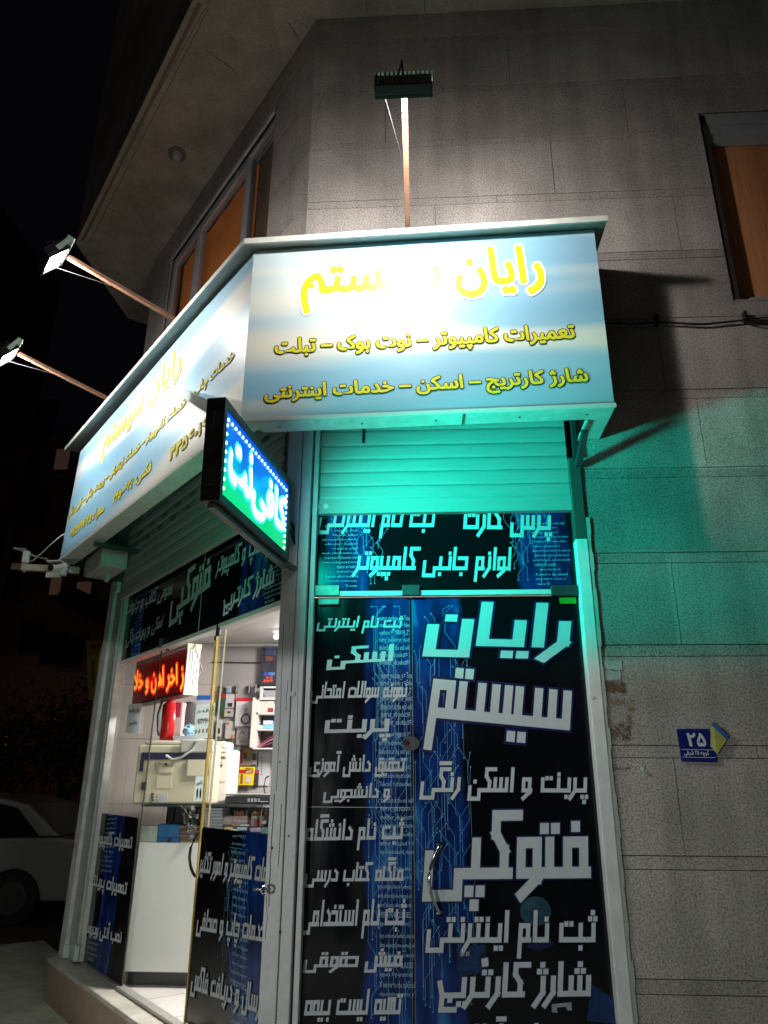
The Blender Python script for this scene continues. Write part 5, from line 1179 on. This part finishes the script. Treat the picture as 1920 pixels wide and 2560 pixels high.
packet('dark green and red card hanging at the left of the back wall', 545, 1735, 562, 1785, HY, (.03, .08, .06), [('header', 0, .82, 1, 1, (.40, .03, .02))])
packet('blue topped packet above the white phone number notice', 492, 1738, 526, 1760, HY - .1, (.03, .12, .40), [('lower_half', 0, 0, 1, .45, (.45, .46, .50))])
p, a = packet('silver bag with a black cable plug inside', 565, 1734, 588, 1770, HY, (.55, .54, .54), [('plug', .25, .08, .7, .35, (.02, .02, .02)), ('side_strip', .88, 0, 1, 1, (.45, .05, .06))], rough=.2)
packet('grey blister card with a small yellow dot', 560, 1772, 583, 1792, HY, (.42, .38, .37), [('dot', .05, .2, .2, .45, (.5, .5, .02)), ('plug', .4, .45, .7, .7, (.03, .03, .03))])
p, a = packet('large zip bag with red header and a coiled black cable', 591, 1745, 639, 1821, HY - .02, (.58, .58, .58), [('header', 0, .89, 1, 1, (.55, .01, .01)), ('bottom_strip', 0, 0, 1, .07, (.25, .12, .2)), ('red_mark', .42, .46, .62, .50, (.5, .05, .05))], rough=.2)
b = MB(); cc_ = V(((a[0] + a[1]) / 2 + .003, HY - .028, a[4] + (a[5] - a[4]) * .30)); b.tube([cc_ + V((math.cos(t) * .032, 0, math.sin(t) * .034)) for t in [k * math.pi / 10 for k in range(21)]], .005, 6); b.build('coiled_cable', M_black, p, smooth=True)
b = MB(); b.tube([cc_ + V((math.cos(t) * .010, -.002, math.sin(t) * .010 + .068)) for t in [k * math.pi / 6 for k in range(11)]], .0022, 5); b.build('round_mark', M_black, p)
packet('grey box with an orange corner hanging under the blister card', 564, 1803, 585, 1847, HY, (.50, .46, .42), [('orange_corner', .68, .02, .95, .22, (.6, .18, .05)), ('red_tag', .12, .82, .4, .92, (.5, .08, .06))])
p, a = packet('white box showing a black cable tip', 592, 1820, 619, 1863, HY, (.58, .56, .53), [('foot_label', .2, 0, .85, .12, (.6, .58, .55))])
b = MB(); q = V((a[0] + .02, HY - .004, a[4] + .05)); b.tube([q, q + V((.012, 0, .04)), q + V((.028, 0, .055)), q + V((.038, 0, .03))], .0025, 5); b.build('cable_picture', M_black, p)
packet('pale green packet hanging right of the off white printer', 568, 1869, 592, 1922, HY, (.42, .55, .30), [('teal_header', 0, .80, .9, 1, (.12, .42, .36)), ('blue_picture', .1, .2, .5, .6, (.35, .52, .6))], -.1)
packet('dark blue blister pack below the pale green packet', 566, 1922, 587, 1966, HY, (.01, .08, .34), [('window', .1, .35, .8, .75, (.25, .27, .30))])
packet('small bright blue pack at the bottom of the hanging column', 565, 1967, 580, 1988, HY, (.03, .22, .48), [('white_square', .1, .2, .5, .65, (.55, .6, .62))])
packet('brown and amber packet with a grey lower half', 601, 1871, 627, 1914, HY, (.40, .30, .24), [('dark_red_side', 0, .1, .25, .95, (.25, .03, .02)), ('amber_top', .55, .6, 1, .98, (.60, .36, .05)), ('ring_picture', .35, .4, .6, .75, (.08, .06, .05))])
p, a = packet('bright yellow glue packet with a red band', 597, 1917, 632, 1964, HY - .02, (.75, .56, .01), [('tube_picture', .18, .1, .32, .6, (.30, .08, .02)), ('white_window', .5, .15, .85, .5, (.62, .5, .42))], -.05)
b = MB(); w_ = a[1] - a[0]; h_ = a[5] - a[4]; b.box(a[0] + w_ * .02, a[1] - w_ * .02, HY - .0235, HY - .0205, a[4] + h_ * .66, a[4] + h_ * .84); rb = b.build('red_band', mat('pk_red_band', (.5, .02, .01), .4), p)
lettering('رازی', [V((a[0] + w_ * .5, HY - .0236, a[4] + h_ * .68)), V((a[0] + w_ * .92, HY - .0236, a[4] + h_ * .68)), V((a[0] + w_ * .5, HY - .0236, a[4] + h_ * .83))], NR, rb, M_paper, 'noto', name='printed_words')
lettering('RAZI 2', [V((a[0] + w_ * .45, HY - .0206, a[4] + h_ * .87)), V((a[0] + w_ * .92, HY - .0206, a[4] + h_ * .87)), V((a[0] + w_ * .45, HY - .0206, a[4] + h_ * .95))], NR, p, M_ink, 'noto', rtl=False, name='printed_words')
for lab, x0, y0, x1, y1, cc, pp in (
    ('narrow white blister card left of the large zip bag, low on the wall', 541, 1800, 552, 1842, (.55, .54, .52), [('black_plug', .2, .2, .8, .5, (.02, .02, .02))]),
    ('dark grey pouch hanging at the left edge of the packets', 541, 1848, 560, 1868, (.10, .10, .11), [('label', .1, .3, .9, .7, (.45, .45, .46))]),
    ('purple and white card between the white box and the shelf unit', 622, 1826, 631, 1862, (.30, .22, .40), [('white_foot', 0, 0, 1, .4, (.55, .55, .56))]),
    ('thin green card under the white cable box', 594, 1866, 600, 1905, (.12, .34, .16), [('header', 0, .8, 1, 1, (.5, .5, .45))]),
    ('orange sachet at the left of the yellow glue packet', 588, 1925, 595, 1960, (.60, .25, .04), [('label', .1, .3, .9, .6, (.6, .55, .4))]),
    ('light grey card at the right of the brown and amber packet', 630, 1876, 641, 1912, (.46, .46, .48), [('dark_photo', .15, .3, .85, .8, (.06, .06, .07))]),
    ('black headset box right of the yellow glue packet', 634, 1925, 645, 1966, (.03, .03, .035), [('red_strip', 0, .8, 1, .95, (.4, .03, .03))]),
    ('pale blue pouch above the grey blister card, near the first hook', 566, 1716, 577, 1732, (.30, .40, .52), [('header', 0, .7, 1, 1, (.5, .5, .5))])):
    packet(lab, x0, y0, x1, y1, HY + .004, cc, pp)
# shelf unit
su = thing('wall_shelf_unit', 'small white open shelf unit on the back wall at the near side', 'shelf', (-1.1, BY - .1, 1.9))
SY = BY - .16
def sbar(px0, py0, px1, py1, nm): b_ = MB(); b_.box(*IB(px0, py0, px1, py1, SY, .155)); b_.build(nm, M_offwhite, su)
sbar(632, 1744, 640, 1869, 'side_board'); sbar(640.2, 1744, 720, 1749, 'shelf_board'); sbar(640.2, 1781, 720, 1786, 'shelf_board'); sbar(640.2, 1822, 720, 1826, 'shelf_board'); sbar(632, 1869.5, 720, 1873, 'shelf_board'); sbar(651, 1716, 656, 1743.5, 'side_board'); sbar(656.2, 1716, 720, 1720, 'shelf_board')
b = MB(); b.box(*IB(640.2, 1749, 720, 1869, SY + .14, .01)); b.build('back_board', M_greyd, su)
for k in range(9):
    o = ibox('cream book spine in the row on the top shelf' if k < 6 else 'cream book with dark red foot on the top shelf', 'book', 642 + k * 4.6, 1752, 646.2 + k * 4.6, 1780.5, SY + .02, .1, mat('cream_book', (.60, .54, .48), .5), 'book', .001, 'row of books on the top shelf' if k < 6 else 'books with dark red foot')
    if k >= 6: ipart(642 + k * 4.6, 1770, 646.2 + k * 4.6, 1780.4, SY + .017, mat('dark_red_foot', (.22, .04, .03), .5), 'red_foot', o, .003)
ibox('pale blue carton stack on the middle shelf', 'carton', 657, 1812, 690, 1821.5, SY + .03, .1, mat('sky_carton', (.16, .42, .66), .4), 'carton', .002); ibox('grey carton with a round mark on top of the pale blue ones', 'carton', 658, 1801, 680, 1811.5, SY + .03, .1, mat('grey_carton', (.42, .48, .54), .4), 'carton', .002); ibox('small cream boxes at the left of the middle shelf', 'carton', 643, 1813, 656, 1821.5, SY + .03, .08, mat('cream_carton', (.5, .46, .42), .4), 'carton', .002)
for k, (cc, y0, y1) in enumerate((((.32, .02, .07), 1866, 1834), ((.38, .25, .25), 1867, 1842), ((.22, .03, .10), 1868, 1852))):
    p0, p1 = onR(643 + k * 2, y0, -(SY + .04)), onR(688, y1, -(SY + .04)); b = MB(); b.slab([p0, p1, p1 + ZUP * -.006, p0 + ZUP * -.003 + V((.004, 0, 0))], (0, .09, 0)); o = b.build('folder', mat('folder_%d' % k, cc, .4), None); tag(o, ['dark red folder leaning uppermost on the bottom shelf', 'greyish pink folder between the two red ones on the bottom shelf', 'purple folder lying lowest on the bottom shelf'][k], 'folder')
for k in range(4): ibox('grey magazine in the pile on top of the shelf unit', 'magazine', 658 + k, 1726 + k * 4.4, 720, 1729.8 + k * 4.4, SY + .02, .12, mat('grey_magazine', (.30, .31, .34), .4), 'magazine', .001, 'magazines on top of the shelf unit')
dc = thing('dark_display_cabinet', 'dark glass fronted cabinet with red caps and blue packs above the shelf unit', 'cabinet', (-1.1, BY - .1, 2.2))
b = MB(); b.box(*IB(654, 1618, 730, 1712, BY - .06, .055)); b.build('back_panel', mat('cabinet_black', (.035, .036, .045), .3, var=.6, scale=30), dc)
for k, (px, py) in enumerate(((668, 1694), (677, 1694), (662, 1702), (670, 1702.5), (678, 1701.5))):
    b = MB(); q = onR(px, py, -(BY - .065)); b.tube([q, q + V((0, .04, 0))], .0125, 14); b.build('red_cap', mat('red_cap', (.50, .07, .05), .4), dc)
ipart(659, 1680, 672, 1689, BY - .065, mat('blue_pack', (.05, .07, .42), .3), 'blue_pack', dc); ipart(673, 1681, 686, 1688, BY - .064, mat('sky_pack', (.08, .22, .50), .3), 'blue_pack', dc); ipart(664, 1640, 682, 1652, BY - .064, mat('dull_red_pack', (.18, .06, .05), .4), 'red_pack', dc); ipart(665, 1618, 690, 1638, BY - .064, mat('navy_pack', (.06, .07, .16), .3, var=.7, scale=60), 'navy_pack', dc)
b = MB(); b.box(*IB(647, 1880, 672, 1964, BY - .014, .002)); o = b.build('paper_list', mat('grey_paper_sheet', (.46, .45, .46), .7), None); tag(o, 'handwritten paper list pinned under the shelf unit', 'paper')
for k in range(7): ipart(652, 1893 + k * 7, 655, 1895.5 + k * 7, BY - .0155, M_ink, 'written_line', o, .001)
b = MB(); b.tube([onR(*q, -1.9) for q in ((672, 1940), (664, 1945), (660, 1965), (662, 1982), (672, 1986))], .006, 6); o = b.build('dark_cable_loop', M_black, None, smooth=True); tag(o, 'black cable loop hanging beside the corner post', 'cable')
# ceiling light
lt = thing('ceiling_light', 'bright bare ceiling light inside the shop', 'ceiling light', (-.9, 1.5, CZ))
lc = onZ(700, 1585, CZ - .03)
b = MB(); b.box(lc.x - .05, lc.x + .5, lc.y - .06, lc.y + .06, CZ - .02, CZ - .001); b.build('batten', M_white, lt)
b = MB(); b.tube([lc + V((-.04, 0, -.02)), lc + V((.5, 0, -.02))], .016, 12); b.build('tube', mat_emit('lit_tube', (1, .97, .95), 9), lt, smooth=True)
l1 = lamp('AREA', 'shop_ceiling_light', V((-.35, 1.25, CZ - .08)), aim=V((-.9, 1.2, 0)), power=110, color=(1, .95, .92), size=.7, size_y=.25)
l2 = lamp('POINT', 'tube_light', lc + V((.2, 0, -.06)), power=5, color=(1, .95, .92), radius=.05)

# ================================================================== CAMERA, ANTENNA AND WIRES AT THE LEFT
cy = lBL.y - .1
bm = thing('wooden_beam', 'pale painted beam with brown stains sticking out past the long sign panel', 'beam', onR(195, 1425, -cy))
pa, pb = onR(196, 1426, -cy), onR(32, 1417, -(cy + .0))
b = MB(); b.bar(pa, pa.lerp(pb, .85), .05, .05); b.build('beam', mat('pale_beam_paint', (.52, .46, .36), .5, var=.25, scale=15), bm); b = MB(); b.bar(pa.lerp(pb, .852), pb, .052, .052); b.build('beam_end', mat('rusty_end', (.10, .065, .04), .7), bm)
b = MB(); q = pa.lerp(pb, .12); b.bar(q, q + (pb - pa).normalized() * .012, .054, .054); b.build('blue_tape', mat('blue_tape', (.03, .03, .22), .4), bm)
cc = thing('security_camera', 'white bullet security camera under the painted beam', 'camera', onR(140, 1425, -(cy - .06)))
q = onR(140, 1421, -(cy - .08)); q1 = onR(160, 1416, -(cy - .02))
b = MB(); b.tube([q1, q + V((0, -.0, 0)), q + V((-.015, -.05, -.008))], [.026, .028, .028], 16); bd = b.build('body', M_white, cc, smooth=False)
b = MB(); b.tube([q + V((-.0152, -.0505, -.008)), q + V((-.018, -.06, -.009))], [.027, .024], 16); b.build('lens', M_black, bd)
b = MB(); b.tube([q1, q1 + V((0, .03, 0))], .036, 16); b.build('mount', M_white, cc)
b = MB(); b.bar(onR(119, 1404, -(cy - .05)), onR(155, 1403, -(cy - .05)), .05, .008); b.bar(onR(116, 1437, -(cy - .05)), onR(149, 1437, -(cy - .05)), .02, .04); b.build('sun_shield', M_white, cc)
b = MB(); b.tube([q1 + ZUP * -.02, q1 + ZUP * -.075], .03, 12); b.build('junction_box', M_greenb, cc)
an = thing('antenna', 'small white antenna with two wire loops on the end of the beam', 'antenna', onR(62, 1395, -cy))
b = MB(); a0, a1 = onR(56, 1407, -cy), onR(74, 1378, -cy); b.box(a0.x, a1.x, cy - .02, cy + .02, a0.z, a1.z); b.build('box', M_white, an, bevel=.004)
for pts in (((66, 1373), (35, 1369), (34, 1371), (60, 1379), (66, 1378)), ((75, 1388), (118, 1398), (119, 1396), (98, 1394), (76, 1384))):
    b = MB(); b.tube([onR(*p, -cy) for p in pts], .004, 5); b.build('wire_loop', M_wcable, an)
b = MB(); b.bar(onR(60, 1405, -cy), onR(60, 1430, -cy), .02, .012, (0, 1, 0)); b.build('clamp', M_greenb, an)
b = MB(); b.tube([onR(72, 1402, -cy), onR(82, 1402, -(cy - .02)), onR(100, 1386, -(cy - .02)), onR(122, 1365, -cy), onR(152, 1340, -(cy + .02)), onR(162, 1334, -(cy + .1))], .005, 6)
tag(b.build('white_cable', M_wcable, None, smooth=True), 'thin white cable running from the antenna up to the sign', 'cable')

# ================================================================== ON THE RIGHT WALL
wc = thing('wall_cable', 'black cable clipped along the granite wall right of the sign', 'cable', onR(1700, 802, .02))
cw_ = crop(1380, 650, 3.072)
b = MB(); b.tube([onR(*cw_(*q), .02) for q in ((380, 480), (430, 488), (520, 486), (620, 492), (700, 488), (790, 480), (900, 480), (1050, 490), (1180, 492), (1300, 480), (1480, 462), (1659, 432 + 30))], .006, 6); b.build('cable_run', M_cable, wc, smooth=True)
for dy in (0, 18, 34): 
    b = MB(); b.tube([onR(*cw_(*q), .018 + dy * .0004) for q in ((1470, 460), (1530, 452 + dy * .7), (1659, 440 + dy * 1.3), (1800, 440 + dy * 1.6))], .0045, 6); b.build('cable_run', M_cable, wc, smooth=True)
for px, py in ((795, 475), (1475, 455)):
    b = MB(); q = onR(*cw_(px, py), .0); b.par(q + V((-.008, -.03, -.03)), (.016, 0, 0), (0, .03, 0), (0, 0, .065)); b.build('clip', M_black, wc)
np_ = thing('number_plate', 'blue enamel house number plate on the granite wall', 'number plate', onR(1740, 1865, .01))
def onN(u, v): # plate corners
    q = [onR(1704, 1904, .012), onR(1793, 1906, .012), onR(1783, 1822, .012), onR(1691.5, 1822, .012)]; return (q[0].lerp(q[1], u)) * (1 - v) + (q[3].lerp(q[2], u)) * v
b = MB(); b.slab([onN(0, 0), onN(1, 0), onN(1, 1), onN(0, 1)], (0, .006, 0)); npl = b.build('plate', mat('blue_enamel', (.012, .020, .17), .25, var=.15), np_, bevel=.0015)
b = MB(); b.slab([onN(.04, .36), onN(.96, .36), onN(.96, .375), onN(.04, .375)], NR * .0012); b.slab([onN(.04, .13), onN(.96, .13), onN(.96, .145), onN(.04, .145)], NR * .0012); b.build('plate_line', M_letter, npl)
lettering('۲۵', [onN(.24, .46), onN(.76, .46), onN(.24, .88)], NR, npl, M_letter, 'noto', bold=.035, name='house_number')
lettering('کوچه ۲۵ شرفی', [onN(.1, .16), onN(.80, .16), onN(.1, .35)], NR, npl, M_letter, 'noto', bold=.03, name='printed_words')
b = MB(); b.disc(onN(.5, .95) + NR * .001, NR, .004, 8, .003); b.build('screw', M_greyd, npl)
fl = [onR(1783, 1803, .016), onR(1822, 1840, .018), onR(1793, 1886, .02), onR(1766, 1852, .008)]
b = MB(); b.slab([fl[3], fl[2], fl[1], fl[0]], (0, .001, 0)); o = b.build('flyer', mat('yellow_green_flyer', (.38, .38, .10), .5, var=.2), None); tag(o, 'creased yellow flyer tucked behind the blue number plate', 'flyer')
b = MB(); b.slab([fl[0].lerp(fl[3], .22), fl[1].lerp(fl[2], .2), fl[1], fl[0]], NR * .001); b.build('blue_edge', mat('flyer_blue', (.04, .12, .38), .5), o)
for k, (x0, y0, x1, y1, lab) in enumerate(((1511, 1652, 1556, 1676, 'upper torn white paper scrap glued to the wall by the jamb'), (1507, 1674, 1553, 1700, 'lower torn white paper scrap glued to the wall by the jamb'))):
    a, c = onR(x0, y0, .003), onR(x1, y1, .003); pts = []
    R_ = random.Random(k + 2)
    for i in range(5): pts.append(V((a.x + (c.x - a.x) * i / 4, -.003, c.z + R_.uniform(-.004, .005))))
    for i in range(5): pts.append(V((c.x - (c.x - a.x) * i / 4, -.003, a.z + R_.uniform(-.005, .004))))
    b = MB(); b.slab(pts, (0, .0008, 0)); tag(b.build('paper_scrap', mat('scrap_paper', (.34, .40, .38), .8, var=.3, scale=40), None), lab, 'paper')
def stain(quad, nm, lab, cc, sd):
    R_ = random.Random(sd); b_ = MB()
    for i in range(150):
        u, v = R_.random(), R_.random()
        if .22 < u < .78 and .3 < v < .9 and sd == 1: continue
        px = quad[0] + (quad[2] - quad[0]) * u; py = quad[1] + (quad[3] - quad[1]) * v
        c = onR(px, py, .0032 + i * 1e-5); r = R_.uniform(.0018, .0065)
        b_.poly([c + V((math.cos(t) * r * R_.uniform(.5, 1.3), 0, math.sin(t) * r * R_.uniform(.5, 1.3))) for t in [k * math.pi / 4 for k in range(8)]])
    o = b_.build(nm, mat(nm + '_glue', cc, .8, var=.3, scale=50), None); tag(o, lab, 'stain'); return o
stain((1506, 1745, 1586, 1810), 'glue_stain', 'brown rectangular glue stain left on the granite under the paper scraps', (.24, .17, .075), 1)
stain((1512, 1704, 1562, 1730), 'rust_stain', 'dark brown glue streaks between the paper scraps and the larger stain', (.13, .08, .035), 2)
stain((1508, 1812, 1575, 1850), 'old_paste_stain', 'dark paste patch with a pale middle lowest on the wall by the jamb', (.14, .10, .07), 3)
b = MB(); q = onR(1601, 1914, .012); b.slab([q, q + V((.012, -.008, -.01)), q + V((.008, -.006, -.024)), q + V((-.004, -.002, -.02))], (0, .001, 0)); tag(b.build('leaf_scrap', mat('pale_green_scrap', (.38, .45, .22), .6), None), 'tiny pale green scrap stuck on the wall below the glue stains', 'scrap')
lw_ = lettering('پلمپ شماره', [onR(1531, 1931, .002), onR(1574, 1928, .002), onR(1532, 1912, .002)], NR, None, mat('faint_stencil_ink', (.05, .05, .045), .8), 'noto', bold=.0, name='stencil_mark'); tag(lw_, 'faint dark stencilled words on the granite beside the door jamb', 'marking')

# ================================================================== NIGHT STREET AT THE LEFT
car = thing('parked_car', 'pale car parked in the dark street left of the shop', 'car', (-4.6, 6.3, -.12))
GZ = -.12
def cpt(x, z): return V((x, 0, z))
cx = -7.50                                                          # axle seen in the photo
prof = [(-.92, .28), (-.90, .62), (-.80, .80), (-.1, .90), (.05, .93), (.62, 1.38), (.8, 1.43), (2.0, 1.44), (2.55, 1.34), (3.05, .98), (3.5, .92), (3.58, .60), (3.52, .28)]
def arch(c0, r=.36, n=10): return [(c0 + r * math.cos(t), .28 + max(0, r * math.sin(t) - .02)) for t in [math.pi * k / n for k in range(n + 1)]]
low = [(-.92, .28)]
body2 = prof[:4] + [(-.1, .90), (.05, .93), (3.05, .97), (3.5, .92), (3.58, .60), (3.52, .28)] + arch(2.55) + arch(0.0)
def ext(poly2, y0, y1, nm, m_, parent, inset=0., bevel=0.): 
    b_ = MB(); b_.slab([V((cx + x, y0, GZ + z)) for x, z in poly2], (0, y1 - y0, 0)); return b_.build(nm, m_, parent, bevel=bevel)
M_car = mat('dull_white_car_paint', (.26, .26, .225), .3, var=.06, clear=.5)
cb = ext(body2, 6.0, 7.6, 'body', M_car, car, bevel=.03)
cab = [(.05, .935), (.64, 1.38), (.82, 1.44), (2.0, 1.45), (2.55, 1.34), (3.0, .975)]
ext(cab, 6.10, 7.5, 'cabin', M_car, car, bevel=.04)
M_cgl = mat('dark_car_glass', (.012, .012, .014), .06)
for poly_ in ([(.28, .96), (.72, 1.36), (1.30, 1.38), (1.30, .96)], [(1.38, .96), (1.38, 1.38), (2.0, 1.38), (2.15, .96)], [(2.23, .96), (2.10, 1.37), (2.42, 1.30), (2.75, .98)]):
    b = MB(); b.slab([V((cx + x, 6.094, GZ + z)) for x, z in poly_], (0, .01, 0)); b.build('side_window', M_cgl, car)
for xx in (0., 2.55):
    wl = MB(); wl.tube([V((cx + xx, 6.03, GZ + .30)), V((cx + xx, 6.05, GZ + .30)), V((cx + xx, 6.2, GZ + .30)), V((cx + xx, 6.22, GZ + .30))], [.27, .30, .30, .27], 28); wo_ = wl.build('wheel', mat('tyre_rubber', (.012, .012, .012), .8), car)
    wl = MB(); wl.tube([V((cx + xx, 6.02, GZ + .30)), V((cx + xx, 6.035, GZ + .30))], [.17, .19], 20)
    wl.build('hub_cap', mat('grey_hub_cap', (.10, .10, .10), .4, .5), wo_)
b = MB(); b.box(cx + 1.5, cx + 1.62, 5.985, 5.998, GZ + .84, GZ + .86); b.box(cx + 2.2, cx + 2.32, 5.985, 5.998, GZ + .84, GZ + .86); b.build('door_handle', M_black, car)
b = MB(); b.box(cx + .35, cx + .55, 5.86, 5.99, GZ + .95, GZ + 1.06); b.build('wing_mirror', M_black, car, bevel=.02)
b = MB(); b.box(cx + 1.338, cx + 1.342, 5.996, 5.999, GZ + .34, GZ + .93); b.box(cx + .3, cx + .304, 5.996, 5.999, GZ + .36, GZ + .93); b.build('door_seam', M_black, car)
# dark apartment block across the side street
nb = thing('apartment_block', 'dark brick apartment block across the side street', 'building', (-12, 20, GZ))
M_nb = mat('dark_brick_facade', (.24, .17, .13), .9, var=.3, scale=6)
b = MB(); b.box(-24, -4.6, 20, 30, GZ, 13.6); b.build('wall', M_nb, nb)
M_nw = mat('night_window', (.03, .02, .02), .15); M_nwl = mat_emit('dim_curtained_window', (.10, .055, .04), .26)
def ow(px0, py0, px1, py1, lit=False):
    a, c = onR(px0, py0, -19.98), onR(px1, py1, -19.98); b_ = MB(); b_.box(a.x - .08, c.x + .08, 19.93, 19.995, c.z - .08, a.z + .08); f_ = b_.build('window', mat('dull_window_frame', (.14, .10, .09), .7), nb)
    b_ = MB(); b_.box(a.x, c.x, 19.90, 19.925, c.z, a.z); b_.build('pane', M_nwl if lit else M_nw, f_)
ow(28, 1012, 58, 1090, True); ow(132, 1440, 150, 1488, True); ow(196, 1456, 222, 1520, True); ow(145, 1125, 170, 1175, True); ow(60, 1560, 100, 1630); ow(115, 1580, 150, 1660); ow(160, 1590, 205, 1670); ow(20, 1440, 45, 1500); ow(100, 1005, 130, 1080); ow(10, 1230, 40, 1300); ow(75, 1240, 110, 1310)
b = MB(); p0, p1 = onR(158, 1492, -19.6), onR(262, 1545, -19.6); b.slab([V((p0.x, 19.2, p0.z)), V((p1.x, 19.2, p1.z)), V((p1.x, 19.9, p1.z + .5)), V((p0.x, 19.9, p0.z + .5))], (0, 0, -.25)); b.build('awning', mat('dark_blue_awning', (.012, .02, .09), .8), nb)
nb2 = thing('far_building', 'black silhouetted building at the far left behind the floodlights', 'building', (-16, 12, GZ))
b = MB(); b.box(-22, -13.5, 12, 19, GZ, 19); b.build('wall', M_nb, nb2)
for k in range(4):
    b = MB(); b.box(-13.49, -13.45, 13 + k * 1.5, 13.9 + k * 1.5, 8.0, 9.6); b.build('window', M_nw, nb2)
yb_ = thing('yellow_banner', 'dim yellow banner with handwritten numbers hanging down the dark block', 'banner', onR(235, 1680, -12))
q = [onR(*p, -12.0) for p in ((222, 1750), (258, 1750), (255, 1602), (215, 1602))]
b = MB(); b.slab(q, (0, .03, 0)); yb2 = b.build('cloth', mat('yellow_banner_cloth', (.34, .26, .03), .8), yb_)
lettering('۰۹۱۳', [onR(224, 1622, -11.99), onR(252, 1622, -11.99), onR(224, 1610, -11.99)], NR, yb2, M_ink, 'noto', name='written_number'); lettering('۰۹۱۲۵', [onR(228, 1720, -11.99), onR(236, 1720, -11.99), onR(228, 1645, -11.99)], NR, yb2, M_ink, 'noto', name='written_number')
# dark trees and a far orange street lamp low behind the car
def tree(x, y, h, r, label, sd):
    R_ = random.Random(sd); t = thing('street_tree', label, 'tree', (x, y, GZ))
    b_ = MB(); b_.tube([V((x, y, GZ)), V((x + .1, y, GZ + h * .3)), V((x, y + .1, GZ + h * .55))], [.16, .12, .06], 8)
    for k in range(5):
        a = R_.uniform(0, 6.28); b_.tube([V((x + .08, y, GZ + h * (.3 + .05 * k))), V((x + math.cos(a) * r * .7, y + math.sin(a) * r * .7, GZ + h * (.6 + .05 * k)))], [.06, .02], 6)
    b_.build('trunk', mat('tree_bark', (.06, .045, .035), .9), t)
    b_ = MB()
    for k in range(1500):
        u = R_.gauss(0, .5), R_.gauss(0, .5), R_.gauss(0, .42)
        c = V((x + u[0] * r, y + u[1] * r, GZ + h * .68 + u[2] * h * .36)); s = R_.uniform(.05, .12); a = V((R_.uniform(-1, 1), R_.uniform(-1, 1), R_.uniform(-1, 1))).normalized(); d = a.orthogonal().normalized(); e_ = a.cross(d)
        b_.quad(c - d * s, c - e_ * s * .5, c + d * s, c + e_ * s * .5)
    b_.build('crown', mat('dark_foliage', (.035, .05, .02), .8), t)
tree(-8.6, 14.5, 3.6, 1.3, 'low dark tree behind the roof of the parked car', 1); tree(-11.0, 15.5, 3.4, 1.3, 'dark tree left of the other one behind the parked car', 2); tree(-6.9, 15.8, 3.2, 1.0, 'small dark tree beside the shop post behind the car', 3)
sl_ = thing('far_street_lamp', 'tiny orange street lamp far down the dark street', 'street lamp', onR(139, 1795, -18))
q = onR(139, 1795, -18)
b = MB(); b.tube([V((q.x, 18, GZ)), V((q.x, 18, q.z + .1))], .04, 6); b.build('post', M_greyd, sl_); b = MB(); b.sphere(q + V((0, -.05, 0)), .035, 8, 6); b.build('lamp', mat_emit('orange_lamp', (1, .25, .05), 9), sl_)
ol = lamp('POINT', 'far_orange_light', q + V((-.6, -1.2, -.8)), power=6, color=(1, .28, .06), radius=.1)
